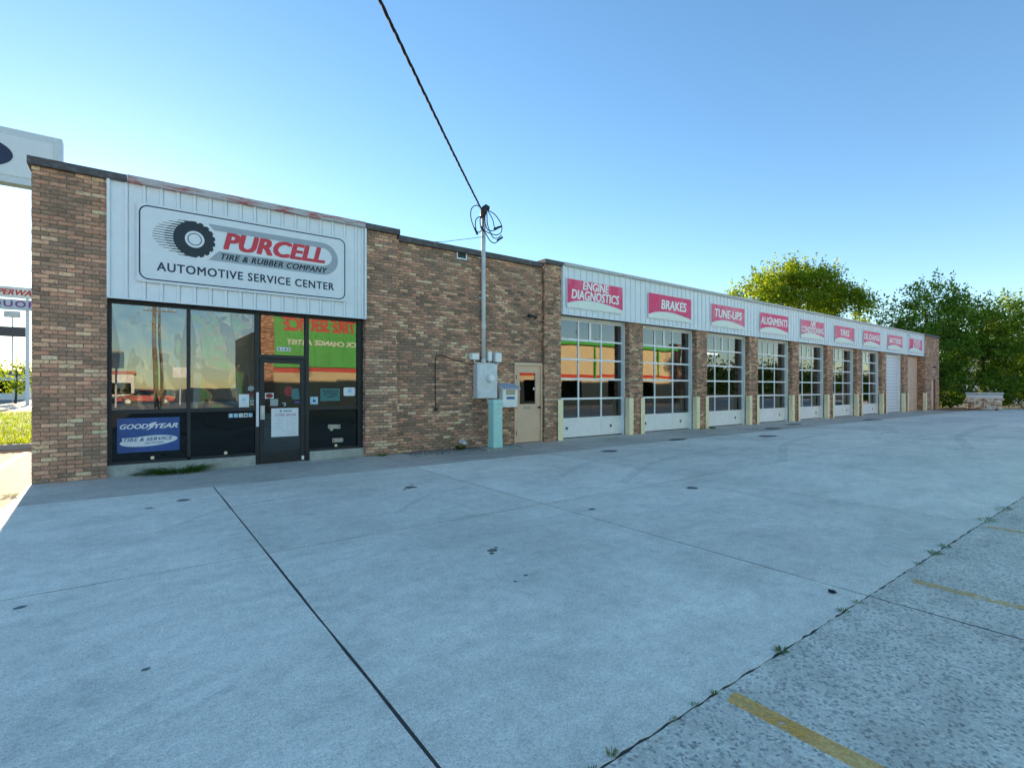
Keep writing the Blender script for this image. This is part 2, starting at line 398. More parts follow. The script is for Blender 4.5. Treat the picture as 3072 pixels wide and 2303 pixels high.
# ------------------------------------------------------------------ brick laying
COURSE, BL, GAP = .0694, .2135, .010
def lay(W_, z0, z1, holes=(), par=0, ends=(0, 0)):
    """brick rectangles (u0,u1,z0,z1) in a running bond, holes = (u0,u1,z0,z1)"""
    out = []; n = int(round((z1-z0)/COURSE)); ch = (z1-z0)/n
    for i in range(n):
        a, b = z0+i*ch+GAP*.5, z0+(i+1)*ch-GAP*.5
        x = -BL*(.5 if (i+par) % 2 else 0.0)
        while x < W_:
            segs = [(max(x+GAP/2, 0), min(x+BL-GAP/2, W_))]
            for h in holes:
                if a < h[3] and b > h[2]:
                    ns = []
                    for s, e in segs:
                        if e <= h[0] or s >= h[1]: ns.append((s, e)); continue
                        if s < h[0]: ns.append((s, h[0]))
                        if e > h[1]: ns.append((h[1], e))
                    segs = ns
            for s, e in segs:
                if e-s > .025: out.append((s, e, a, b))
            x += BL
    return out
def bricks_mesh(name, rects, o, u, n):
    """boxes for brick rects on plane through o with in-plane axis u and outward normal n"""
    o, u, n = np.array(o, float), np.array(u, float), np.array(n, float); z = np.array([0, 0, 1.0])
    r = np.array(rects); k = len(r); out = rng.uniform(-.0015, .0025, k); V = np.zeros((k, 8, 3)); tl = rng.uniform(-.0012, .0012, (k, 4))
    for j, (a, b) in enumerate(((0, 2), (1, 2), (1, 3), (0, 3))):
        P = o + r[:, a, None]*u + (r[:, b]+tl[:, j]*.8)[:, None]*z
        V[:, j] = P + (out+tl[:, j])[:, None]*n; V[:, 4+j] = P - .03*n
    F0 = np.array([(0, 1, 2, 3), (0, 4, 5, 1), (1, 5, 6, 2), (2, 6, 7, 3), (3, 7, 4, 0)])
    if np.dot(np.cross(u, z), n) < 0: F0 = F0[:, ::-1]
    F = (np.arange(k)[:, None, None]*8 + F0[None]).reshape(-1, 4)
    return npmesh(name, V.reshape(-1, 3), F)

# ================================================================== SETTING
g = MB(); g.add([(-2500, -2500, -.07), (2500, -2500, -.07), (2500, 2500, -.07), (-2500, 2500, -.07)], [(0, 1, 2, 3)])
obj('ground', g, M['soil'], kind='structure')

def slab_mesh(x0, x1, y0, y1, rag=.003, step=.35, chip=None):
    """a slab with slightly ragged arrises"""
    pts = []
    def edge(a, b):
        n = max(2, int(math.hypot(b[0]-a[0], b[1]-a[1])/step))
        n = min(n, 60)
        rg = rag
        if chip is not None and abs(a[1]-chip) < .05 and abs(b[1]-chip) < .05: n = int(abs(b[0]-a[0])/.06); rg = .0062
        for i in range(n):
            t = i/n; pts.append((a[0]+(b[0]-a[0])*t + (random.uniform(-rg, rg) if i else 0), a[1]+(b[1]-a[1])*t + (random.uniform(-rg, rg)*(2.2 if rg > .006 and random.random() < .06 else 1) if i else 0)))
    c = [(x0, y0), (x1, y0), (x1, y1), (x0, y1)]
    for i in range(4): edge(c[i], c[(i+1) % 4])
    return MB().prismz(pts, -.06, 0)
fore = thing('forecourt', (0, 0, 0), kind='structure')
XE = [-9.2, -5.8, -2.4, 1.0, 4.4] + [4.4+3.4*i for i in range(1, 15)]
YE = [1.45, 5.2, 9.2]
for j in range(2):
    for i in range(len(XE)-1):
        gx0 = .009 if abs(XE[i]-1) < .1 else .0085; gx1 = .009 if abs(XE[i+1]-1) < .1 else .0085
        obj('slab', slab_mesh(XE[i]+gx0, XE[i+1]-gx1, YE[j]+(.005 if j == 0 else .008), YE[j+1]-(.008 if j == 0 else .003), chip=1.45 if j == 0 and XE[i] < 12 else None), M['slab'], fore)
ax = [-1.36] + [4.4+6.8*i for i in range(0, 7)]
for i in range(len(ax)-1):
    obj('slab', slab_mesh(ax[i]+.003, ax[i+1]-.003, 9.203, 11.62), M['apron'], fore)
obj('joint_filler', MB().box(-9.2, 52, 1.3, 11.6, -.05, -.0025), M['joint'], fore)
lot = thing('parking_lot', (0, -10, 0), kind='structure')
LX = [-30, -9.2, -2.4, 4.4, 11.2, 18, 24.8, 31.6, 38.4, 45.2, 52, 75]; LY = [-45, -25, -12, -5.3, 1.45]
for j in range(len(LY)-1):
    for i in range(len(LX)-1):
        obj('slab', slab_mesh(LX[i]+.010, LX[i+1]-.010, LY[j]+.004, LY[j+1]-(.006 if j == 3 else .004), .004, chip=1.45 if j == 3 and -3 < LX[i] < 12 else None), M['agg'], lot)
obj('joint_filler', MB().box(-30, 75, -45, 1.3, -.05, -.0025), M['joint'], lot)
side = thing('side_drive', (-5, 14, 0), kind='structure')
for a, b, c, d in ((-9.2, -1.37, 9.2, 13.2), (-9.2, -1.37, 13.2, 17.72), (-30, -9.2, 1.45, 17.72), (-1.37, 60, 26, 34)):
    obj('slab', slab_mesh(a+.004, b-.004, c+.004, d-.004, .004), M['agg_side'], side)
for x, y0, y1, mt in ((2.36, -3.6, 1.40, 'yellow'), (4.98, -3.6, 1.36, 'yellow2'), (7.60, -3.6, 1.38, 'yellow2')):
    obj('painted_line', MB().prismz([(x-.002, y1-.02), (x, y0), (x+.10, y0), (x+.10, y1-.01), (x+.06, y1)], 0.001, .004), M[mt], lot)
obj('painted_line', MB().prismz([(-2.15, 11.0), (-2.05, 11.0), (-2.05, 16.8), (-2.15, 16.8)], .001, .004), M['roadwhite'], side)
# irregular oil stains and drips
def blob(x, y, r, asp=1.0):
    n = 14; k = [r*random.uniform(.75, 1.2) for _ in range(n)]
    return [(x+k[i]*math.cos(2*math.pi*i/n)*asp, y+k[i]*math.sin(2*math.pi*i/n)) for i in range(n)]
for x, y, r, s in [(2.75, 4.0, .045, 1.2), (2.69, 3.93, .028, 1), (2.82, 4.05, .02, 1), (6.95, 4.65, .085, 1.2), (.55, 8.35, .07, 1.3), (.15, 8.05, .035, 1.4), (3.45, 7.3, .08, 1.3),
                   (3.58, 7.5, .03, 1), (3.3, 7.2, .03, 1), (4.7, 4.6, .035, 1.6), (-.65, 4.95, .026, 1.4),
                   (.05, 3.45, .016, 1.3), (2.6, 3.3, .018, 1), (2.45, 3.25, .014, 1),
                   (9.4, 8.6, .16, 1.6), (13.1, 9.3, .2, 2), (16.4, 8.2, .22, 2.2), (19.5, 9.6, .25, 2), (22.5, 10.2, .25, 2.4), (29, 9.4, .3, 2.4)]:
    obj('oil_stain', MB().prismz(blob(x, y, r, s), .0005, .003), M['stain'], fore)
M['scuff'] = m_worn('tyre_scuff', (.25, .25, .25), (.33, .33, .33), .42, 14, .16, .32)
M['chalk'] = m_worn('pale_scrape', (.92, .90, .86), (.85, .83, .80), .36, 22, .12, .55)
def ribbon(pts, w, mat, name):
    m = MB(); q = bez([(x, y, .003) for x, y in pts], 8)
    for i in range(len(q)-1):
        d = (q[i+1]-q[i]).normalized(); nn = Vector((-d.y, d.x, 0))*w/2; m.add([q[i]-nn, q[i+1]-nn, q[i+1]+nn, q[i]+nn], [(0, 1, 2, 3)])
    obj(name, m, mat, fore)
def bez(p, n=14):
    p = [Vector(q) for q in p]; out = []
    P = [p[0]*2-p[1]] + p + [p[-1]*2-p[-2]]
    for i in range(1, len(P)-2):
        for k in range(n):
            t = k/n; a, b, c, d = P[i-1], P[i], P[i+1], P[i+2]
            out.append(.5*((2*b)+(-a+c)*t+(2*a-5*b+4*c-d)*t*t+(-a+3*b-3*c+d)*t**3))
    out.append(p[-1]); return out
for pts, w in (([(-.42, 2.55), (-.1, 2.95), (.35, 3.15)], .09), ([(-.3, 2.42), (.05, 2.8), (.42, 2.98)], .05), ([(.2, 6.6), (.9, 7.4), (1.9, 7.7)], .10), ([(5.6, 6.4), (7.6, 7.5), (10.2, 7.9)], .16), ([(6.4, 5.6), (9, 6.8), (12.5, 7.2)], .16), ([(11, 5.2), (15, 6.9), (20, 7.6)], .2), ([(2.6, 5.9), (3.4, 6.6), (4.2, 6.8)], .1), ([(17, 3.4), (22, 4.6), (30, 5.0)], .25), ([(14, 9.8), (15.2, 7.5), (18, 6)], .2), ([(18.2, 9.8), (19.2, 7.3), (22, 5.6)], .2)):
    ribbon(pts, w, M['scuff'], 'tyre_scuff')
for pts, w in (([(1.32, 3.95), (1.40, 3.55), (1.52, 3.25)], .05), ([(-.72, 3.6), (-.66, 3.3), (-.62, 3.0)], .03), ([(2.1, 2.0), (2.5, 2.15), (3.0, 2.1)], .06), ([(1.7, 2.3), (2.1, 2.55)], .05), ([(5.3, 2.6), (6.4, 2.5), (7.2, 2.75)], .05), ([(2.9, 4.7), (3.4, 4.6)], .04)):
    ribbon(pts, w, M['chalk'], 'pale_scrape')
# wandering cracks in the far slabs
for (x, y) in ((20, 6.2), (24, 7.4), (27, 3.2), (31, 8.1), (34, 5.0), (16.5, 3.6)):
    m = MB(); a = random.uniform(-.5, .5)
    for k in range(24):
        nx = x+.16*math.cos(a); ny = y+.16*math.sin(a); w = random.uniform(.006, .014)
        m.add([(x, y-w, .003), (nx, ny-w, .003), (nx, ny+w, .003), (x, y+w, .003)], [(0, 1, 2, 3)]); x, y = nx, ny; a += random.uniform(-.6, .6)
    obj('crack', m, M['joint'], fore)
# kerb, verge and road beyond on the left
obj('kerb', MB().box(-30, -1.0, 17.75, 17.93, -.06, .13).box(-1.0, 60, 34, 34.2, -.06, .13), M['curb'], kind='structure')
obj('verge', MB().box(-60, 60, 17.93, 48, -.06, .10), M['grass'], kind='structure')
obj('road', MB().box(-200, 300, 48, 60, -.06, .03), M['apron'], kind='structure')
obj('far_lot', MB().box(-200, 300, 60.05, 95, -.06, .02), M['asphalt'], kind='structure')

# ================================================================== BUILDING
FY = 11.17; TOP = 5.14; BACK = 25.2
B = thing('auto_service_building', (22, 11.17, 0), 'long single storey brick auto service building with white metal fascia and nine bays', 'building')
PIL = [(13.18+3.81*i, 13.86+3.81*i) for i in range(7)] + [(39.92, 40.6)]
EX0, EX1, EY = 43.72, 46.8, 11.02

left_wall = obj('wall', MB().box(-1.322, -.388, FY+.008, 11.75, -.02, TOP).box(-1.322, -1.05, 11.75, BACK, -.02, TOP), M['mortar'], B)
rects = lay(.95, 0, TOP, par=0)
rects = sorted(rects, key=lambda r: r[2]); cache = {}; rest = []; cnt = 0
for r in rects:
    L = round(r[1]-r[0], 3)
    if cnt < 296 and L > .06:
        if L not in cache:
            hl, hh = L/2, (r[3]-r[2])/2; m = MB().box(-hl, hl, -.001, .03, -hh, hh); c = .004
            me = bpy.data.meshes.new('brick'); me.from_pydata([(x*(1 if y > 0 else (hl-c)/hl), y, z*(1 if y > 0 else (hh-c)/hh)) for x, y, z in m.v] , [], m.f)
            # front face slightly smaller than the body: a soft arris
            v = [(-hl, .004, -hh), (hl, .004, -hh), (hl, .004, hh), (-hl, .004, hh), (-hl+c, 0, -hh+c), (hl-c, 0, -hh+c), (hl-c, 0, hh-c), (-hl+c, 0, hh-c), (-hl, .03, -hh), (hl, .03, -hh), (hl, .03, hh), (-hl, .03, hh)]
            me.clear_geometry(); me.from_pydata(v, [], [(4, 5, 6, 7), (0, 1, 5, 4), (1, 2, 6, 5), (2, 3, 7, 6), (3, 0, 4, 7), (8, 9, 1, 0), (9, 10, 2, 1), (10, 11, 3, 2), (11, 8, 0, 3)])
            me.materials.append(M['brick']); cache[L] = me
        inst('brick', cache[L], (-1.33+(r[0]+r[1])/2, FY+random.uniform(-.003, .001), (r[2]+r[3])/2), left_wall); cnt += 1
    else: rest.append(r)
def brickstuff(rects, o, u, n, parent):
    me = bricks_mesh('brickwork', rects, o, u, n); pw = wloc(parent); me.transform(__import__('mathutils').Matrix.Translation(-pw))
    return obj('brickwork', me, M['brick'], parent, kind='stuff')
brickstuff(rest, (-1.33, FY, 0), (1, 0, 0), (0, -1, 0), left_wall)
brickstuff(lay(BACK-FY, 0, TOP, par=1), (-1.33, FY, 0), (0, 1, 0), (-1, 0, 0), left_wall)
brickstuff(lay(.5, 0, TOP, par=1), (-.38, FY, 0), (0, 1, 0), (1, 0, 0), left_wall)
# wall between shopfront and bays
mw = MB().box(4.198, 4.942, FY+.008, 11.75, -.02, TOP).box(4.95, 8.46, 11.278, 11.75, -.02, 5.03).box(9.46, 9.5, 11.278, 11.75, -.02, 5.03).box(8.46, 9.46, 11.278, 11.75, 2.29, 5.03)
mw.box(9.508, 10.112, FY+.008, 11.9, -.02, TOP)
mid_wall = obj('wall', mw, M['mortar'], B)
brickstuff(lay(.76, 0, TOP, par=1), (4.19, FY, 0), (1, 0, 0), (0, -1, 0), mid_wall)
brickstuff(lay(.5, 0, TOP), (4.19, FY, 0), (0, 1, 0), (-1, 0, 0), mid_wall)
brickstuff(lay(.10, 0, TOP), (4.95, FY, 0), (0, 1, 0), (1, 0, 0), mid_wall)
brickstuff(lay(4.55, 0, 5.03, holes=[(8.46-4.95, 9.46-4.95, -1, 2.27), (6.64-4.95, 6.90-4.95, 4.87, 5.08)]), (4.95, 11.27, 0), (1, 0, 0), (0, -1, 0), mid_wall)
brickstuff(lay(.10, 0, TOP, par=1), (9.5, FY, 0), (0, 1, 0), (-1, 0, 0), mid_wall)
brickstuff(lay(.62, 0, TOP), (9.5, FY, 0), (1, 0, 0), (0, -1, 0), mid_wall)
brickstuff(lay(.5, 0, TOP), (10.12, FY, 0), (0, 1, 0), (1, 0, 0), mid_wall)
for k, (a, b) in enumerate(PIL):
    pl = obj('pilaster', MB().box(a+.008, b-.008, FY+.008, 11.9, -.02, 3.9), M['mortar'], B)
    brickstuff(lay(b-a, 0, 3.78, par=k), (a, FY, 0), (1, 0, 0), (0, -1, 0), pl)
    brickstuff(lay(.42, 0, 3.78, par=k+1), (a, FY, 0), (0, 1, 0), (-1, 0, 0), pl)
    brickstuff(lay(.42, 0, 3.78, par=k), (b, FY, 0), (0, 1, 0), (1, 0, 0), pl)
ew = MB().box(EX0+.008, 45.0, EY+.008, 11.9, -.02, TOP).box(45.0, 45.9, EY+.16, 11.9, -.02, TOP).box(45.9, EX1-.008, EY+.008, 11.9, -.02, TOP).box(45, 45.9, EY+.008, 11.9, 2.15, TOP)
ew.box(EX1-.25, EX1-.008, 11.9, BACK, -.02, TOP)
end_wall = obj('wall', ew, M['mortar'], B)
brickstuff(lay(EX1-EX0, 0, TOP, holes=[(45.0-EX0, 45.9-EX0, -1, 2.15)]), (EX0, EY, 0), (1, 0, 0), (0, -1, 0), end_wall)
brickstuff(lay(.55, 0, TOP), (EX0, EY, 0), (0, 1, 0), (-1, 0, 0), end_wall)
brickstuff(lay(6.0, 0, TOP), (EX1, EY, 0), (0, 1, 0), (1, 0, 0), end_wall)
# shell: roof, back wall, floors, partition
obj('roof', MB().box(-1.2, EX1-.1, 11.75, BACK-.05, 4.55, 4.7), M['roof'], B)
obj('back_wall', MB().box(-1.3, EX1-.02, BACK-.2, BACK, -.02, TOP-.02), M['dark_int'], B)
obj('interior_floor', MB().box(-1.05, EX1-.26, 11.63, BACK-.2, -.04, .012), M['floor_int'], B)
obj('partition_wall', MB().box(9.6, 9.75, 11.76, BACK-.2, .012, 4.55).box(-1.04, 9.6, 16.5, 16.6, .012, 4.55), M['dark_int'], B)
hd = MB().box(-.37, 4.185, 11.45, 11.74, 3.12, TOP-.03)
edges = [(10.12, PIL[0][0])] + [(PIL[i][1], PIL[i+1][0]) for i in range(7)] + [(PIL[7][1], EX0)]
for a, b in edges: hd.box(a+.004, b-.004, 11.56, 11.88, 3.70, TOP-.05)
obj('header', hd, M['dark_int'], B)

# copings
def coping(x0, x1, y0, y1, z0, z1, mat, seams=()):
    cs = [x0] + [s for s in seams if x0 < s < x1] + [x1]
    o = None
    for a, b in zip(cs[:-1], cs[1:]):
        o = obj('coping', MB().box(a+.002, b-.002, y0, y1, z0, z1), mat, B)
coping(-1.38, -.1, 11.10, 11.85, 5.14, 5.265, M['coping'])
coping(-.1, 4.15, 11.06, 11.80, 5.145, 5.262, M['coping_w'], (2.02,))
coping(4.15, 5.0, 11.10, 11.82, 5.14, 5.265, M['coping'])
coping(5.0, 9.46, 11.20, 11.82, 5.03, 5.165, M['coping'], (7.2,))
coping(9.46, 10.16, 11.10, 11.95, 5.14, 5.265, M['coping'])
coping(10.16, 43.7, 11.05, 11.95, 5.17, 5.262, M['coping_r'], [10.16+3.05*i for i in range(1, 11)])
coping(43.70, 46.86, 10.96, 11.98, 5.14, 5.27, M['coping'])
obj('coping', MB().box(-1.38, -.98, 11.86, BACK+.05, 5.141, 5.26), M['coping'], B)
# ribbed metal fascias: each panel is a sheet with one raised rib at its edge
def fascia(x0, x1, yf, z0, z1, pitch=.2545):
    fb = obj('fascia', MB().box(x0, x1, yf+.05, yf+.12, z0+.015, z1).box(x0, x1, yf-.022, yf+.03, z0-.012, z0+.010), M['white_metal'], B)
    for sgn, xa in ((0, x0), (1, x1)):
        obj('edge_trim', MB().box(xa-.002 if not sgn else xa-.045, xa+.045 if not sgn else xa+.002, yf-.026, yf+.049, z0+.012, z1), M['white_metal'], fb)
    x = x0+.045; cache = {}
    while x < x1-.05:
        w = min(pitch, x1-.045-x)
        kk = round(w, 3)
        if kk not in cache:
            ra = w-.062; prof = [(.003, .02), (.003, 0), (ra, 0), (ra+.004, -.026), (ra+.044, -.026), (ra+.048, 0), (w-.004, 0), (w-.004, .02)] if w > .1 else [(0, 0), (w, 0)]
            n = len(prof); v = [(a, b, 0) for a, b in prof] + [(a, b, z1-z0-.012) for a, b in prof]
            me = bpy.data.meshes.new('fascia_panel'); me.from_pydata(v, [], [(i, i+1, n+i+1, n+i) for i in range(n-1)]); me.materials.append(M['white_metal']); cache[kk] = me
        inst('fascia_panel', cache[kk], (x, yf+.024, z0+.012), fb); x += pitch
    return fb
fascia(-.38, 4.19, 11.13, 3.112, 5.145)
fascia(10.13, 43.70, 11.11, 3.735, 5.17)
obj('soffit', MB().box(-.37, 4.18, 11.25, 11.45, 3.125, 3.16), M['bronze'], B)
sf = MB()
for a, b in edges: sf.box(a+.01, b-.01, 11.20, 11.55, 3.755, 3.79)
obj('soffit', sf, M['coping'], B)

# shopfront
f0, f1 = 11.335, 11.44
fr = MB().box(-.378, -.32, f0, f1, .197, 3.12).box(4.07, 4.188, f0, f1, .197, 3.12)
fr.box(-.32, 4.07, f0, f1, 3.05, 3.12).box(.796, .852, f0-.004, f1, .247, 3.05).box(1.962, 2.035, f0-.004, f1, 0.004, 3.05).box(2.93, 3.004, f0-.004, f1, 0.004, 3.05)
fr.box(-.32, .796, f0, f1, .197, .247).box(.852, 1.962, f0, f1, .197, .247).box(3.004, 4.07, f0, f1, .197, .25)
fr.box(-.32, .796, f0, f1, 1.092, 1.16).box(.852, 1.962, f0, f1, 1.092, 1.16).box(3.004, 4.07, f0, f1, 1.076, 1.147).box(2.035, 2.93, f0, f1, 2.16, 2.235)
sfr = obj('storefront_frame', fr, M['bronze'], B)
obj('curb', MB().box(-.378, 1.955, 11.27, 11.6, 0.001, .194), M['curb'], B)
obj('curb', MB().box(3.01, 4.186, 11.27, 11.6, 0.001, .194), M['curb'], B)
def pane(x0, x1, z0, z1, y, mat, parent, name='pane', th=.006):
    return obj(name, MB().box(x0, x1, y, y+th, z0, z1), mat, parent)
for a, b, c, d, mt in ((-.32, .796, 1.16, 3.05, 'glass_shop'), (.852, 1.962, 1.16, 3.05, 'glass_shop'), (2.035, 2.93, 2.235, 3.05, 'glass_shop'), (3.004, 4.07, 1.147, 3.05, 'glass_shop')):
    obj('pane', MB().flat([(a, c), (b, c), (b, d), (a, d)], 11.392), M[mt], sfr)
for a, b, c, d in ((-.32, .796, .247, 1.092), (.852, 1.962, .247, 1.092), (3.004, 4.07, .25, 1.076)):
    obj('lower_pane', MB().flat([(a, c), (b, c), (b, d), (a, d)], 11.392), M['glass_shop'] if 0 else M['glass_dark'], sfr)
    obj('lower_panel', MB().box(a-.01, b+.01, 11.46, 11.48, c-.02, d+.02), M['black'], sfr)
# crinkled reflective film hung behind the two left windows
def film(x0, x1, z0, z1, seed, amp, tilt=0.0):
    r = np.random.default_rng(seed); nx, nz = 46, 60; V = []; F = []
    ph = r.uniform(0, 6, 8); fx = r.uniform(1.5, 7, 8); fz = r.uniform(.4, 2.4, 8); am = r.uniform(.3, 1, 8)
    for j in range(nz+1):
        for i in range(nx+1):
            u, v = i/nx, j/nz
            d = sum(am[k]*math.sin(fx[k]*u*3 + fz[k]*v*3 + ph[k] + 1.4*math.sin(v*4+ph[k])) for k in range(8))*amp*(.25+.9*(1-v))
            inx = .075*math.sin(v*math.pi)**.8 + .02*math.sin(v*9+seed)
            V.append((x0+.0+(x1-x0)*(inx+(1-2*inx)*u), 11.425+d+tilt*u*(x1-x0)*(.7+.5*math.sin(v*3.3+.6)), z0+(z1-z0)*v))
    for j in range(nz):
        for i in range(nx): a = j*(nx+1)+i; F.append((a, a+1, a+nx+2, a+nx+1))
    m = MB(); m.v = V; m.f = F
    return obj('window_film', m, M['film'], sfr, smooth=True)
film(-.31, .79, 1.165, 3.045, 3, .0050)
film(.86, 1.955, 1.165, 3.045, 8, .0100, .085)
# glazed entrance door
dr = MB().box(2.045, 2.13, 11.345, 11.40, .012, 2.15).box(2.835, 2.922, 11.345, 11.40, .012, 2.15).box(2.13, 2.835, 11.345, 11.40, 2.064, 2.15).box(2.13, 2.835, 11.345, 11.40, .012, .145)
ed = obj('entrance_door', dr, M['bronze'], B)
obj('pane', MB().flat([(2.13, .145), (2.835, .145), (2.835, 2.064), (2.13, 2.064)], 11.372), M['glass_shop'], ed)
obj('handle', MB().box(2.055, 2.135, 11.318, 11.343, .91, 1.19).box(2.075, 2.095, 11.27, 11.318, .93, .95).box(2.075, 2.095, 11.27, 11.318, 1.15, 1.17).box(2.07, 2.10, 11.255, 11.27, .92, 1.18), M['pipe'], ed)
obj('reflective_strip', MB().box(1.976, 2.026, 11.322, 11.329, .77, 1.465), M['paper'], sfr)
obj('floor_closer_cover', MB().box(2.855, 2.90, 11.325, 11.343, .03, .11), M['plastic'], ed)

# overhead doors
YD = 11.50
def glazed_door(a, b):
    w = (b-a); cw = w/3; st = .055
    rails = [.60, 1.22, 1.83, 2.44, 3.05]
    m = MB().box(a+.005, a+.05, YD-.02, YD+.03, .02, 3.70).box(b-.05, b-.005, YD-.02, YD+.03, .02, 3.70)
    m.box(a+.05, b-.05, YD-.02, YD+.03, 3.62, 3.70)
    for r in rails: m.box(a+.05, b-.05, YD-.021, YD+.03, r-.030, r+.030)
    zs = rails + [3.65]
    for i in range(5):
        for c in (1, 2): m.box(a+c*cw-st/2, a+c*cw+st/2, YD-.018, YD+.03, zs[i]+.030, zs[i+1]-.030)
    m.box(a+1.5*cw-.045, a+1.5*cw+.045, YD-.018, YD+.03, 3.08, 3.62)
    d = obj('overhead_door', m, M['white_door'], B)
    for i in range(5):
        for c in range(3):
            x0 = a+c*cw+(.05 if c == 0 else st/2); x1 = a+(c+1)*cw-(.05 if c == 2 else st/2)
            z0, z1 = zs[i]+.030, zs[i+1]-.030
            parts = [(x0, x1)] if not (i == 4 and c == 1) else [(x0, a+1.5*cw-.045), (a+1.5*cw+.045, x1)]
            for q0, q1 in parts: obj('pane', MB().flat([(q0, z0), (q1, z0), (q1, z1), (q0, z1)], YD+.004), M['glass_bay'], d, origin=((q0+q1)/2, YD, (z0+z1)/2))
    for c in range(3):
        x0 = a+c*cw+(.05 if c == 0 else .004); x1 = a+(c+1)*cw-(.05 if c == 2 else .004)
        obj('bottom_panel', MB().box(x0, x1, YD-.006, YD+.02, .03, .57), M['white_door'], d)
    obj('bottom_seal', MB().box(a+.05, b-.05, YD-.012, YD+.02, .005, .028), M['black'], d)
    for vx in (a+.52, b-.57):
        ring = [(vx+.066*math.cos(q*math.pi/8), .315+.066*math.sin(q*math.pi/8)) for q in range(16)]
        v = obj('exhaust_port', MB().prism(ring, YD-.02, YD-.007), M['steel'], d)
        obj('port_hole', MB().prism([(vx+(x-vx)*.62, .315+(z-.315)*.62) for x, z in ring], YD-.023, YD-.0205), M['black'], v)
    tr = MB().box(b-.115, b-.055, YD-.10, YD-.03, .01, 3.45).box(a+.055, a+.09, YD-.06, YD-.03, .01, 3.45)
    jb = MB().box(b-.05, b-.004, YD-.13, YD-.022, .005, 3.735).box(a+.004, a+.05, YD-.13, YD-.022, .005, 3.735).box(a+.05, b-.05, YD-.10, YD-.022, 3.66, 3.735)
    obj('door_jamb', jb, M['white_door'], d)
    return d
for a, b in edges[:7]: glazed_door(a, b)
a, b = edges[7]
od = obj('overhead_door', MB().box(a+.05, b-.05, YD+.012, YD+.03, .02, 3.68), M['greyp'], B, label='white sectional overhead door of narrow horizontal slats')
for i in range(18):
    z0 = .02+i*3.64/18; obj('slat', MB().box(a+.05, b-.05, YD-.012+(.006 if i % 2 else 0), YD+.009, z0+.010, z0+3.64/18-.010), M['white_metal'], od)
obj('door_jamb', MB().box(b-.05, b-.004, YD-.13, YD+.03, .005, 3.735).box(a+.004, a+.05, YD-.13, YD+.03, .005, 3.735).box(a+.05, b-.05, YD-.10, YD+.03, 3.69, 3.735), M['white_door'], od)
a, b = edges[8]
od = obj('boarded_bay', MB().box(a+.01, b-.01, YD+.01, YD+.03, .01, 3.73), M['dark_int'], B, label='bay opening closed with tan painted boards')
for z0, z1 in ((.01, 1.5), (1.508, 2.66), (2.668, 3.15), (3.158, 3.73)):
    for q0, q1 in ((a+.02, (a+b)/2-.003), ((a+b)/2+.003, b-.02)): obj('board', MB().box(q0, q1, YD-.01, YD+.009, z0, z1), M['ply'], od)

# tan personnel door in the brick wall
dm = MB().box(8.46, 8.51, 11.24, 11.42, .01, 2.27).box(9.41, 9.46, 11.24, 11.42, .01, 2.27).box(8.51, 9.41, 11.24, 11.42, 2.18, 2.27)
df = obj('door_frame', dm, M['tan'], B)
sdm = MB().box(8.515, 8.66, 11.28, 11.325, .02, 2.175).box(9.23, 9.405, 11.28, 11.325, .02, 2.175).box(8.66, 9.23, 11.28, 11.325, 1.98, 2.175).box(8.66, 9.23, 11.28, 11.325, .02, 1.10)
sdoor = obj('side_door', sdm, M['tan'], B)
obj('pane', MB().flat([(8.66, 1.10), (9.23, 1.10), (9.23, 1.98), (8.66, 1.98)], 11.30), M['glass_shop'], sdoor)
obj('glazing_bead', MB().box(8.63, 8.66, 11.272, 11.279, 1.07, 2.01).box(9.23, 9.26, 11.272, 11.279, 1.07, 2.01).box(8.66, 9.23, 11.272, 11.279, 1.98, 2.01).box(8.66, 9.23, 11.272, 11.279, 1.07, 1.10), M['tan'], sdoor)
obj('door_knob', MB().tube([(9.34, 11.28, 1.0), (9.34, 11.25, 1.0), (9.34, 11.235, 1.0), (9.34, 11.205, 1.0), (9.34, 11.195, 1.0)], [.018, .016, .034, .036, .02], 12), M['black'], sdoor, smooth=True)
obj('letter_plate', MB().box(8.80, 9.05, 11.268, 11.279, .955, 1.035), M['buff'], sdoor)
for z in (.3, 1.05, 1.85): obj('hinge', MB().box(8.502, 8.522, 11.232, 11.239, z-.06, z+.06), M['black'], sdoor)
obj('lintel', MB().box(8.40, 9.49, 11.262, 11.40, 2.272, 2.284), M['coping'], B)
# narrow tan door set into the end pier
obj('end_door', MB().box(45.02, 45.88, EY+.10, EY+.15, .01, 2.13), M['tan'], B)
# square wall vent
vt = MB().box(6.62, 6.65, 11.255, 11.33, 4.86, 5.09).box(6.89, 6.92, 11.255, 11.33, 4.86, 5.09).box(6.65, 6.89, 11.255, 11.33, 5.05, 5.09).box(6.65, 6.89, 11.255, 11.33, 4.86, 4.90)
v = obj('wall_vent', vt, M['steel'], B); obj('vent_recess', MB().box(6.65, 6.89, 11.272, 11.29, 4.90, 5.05), M['black'], v)
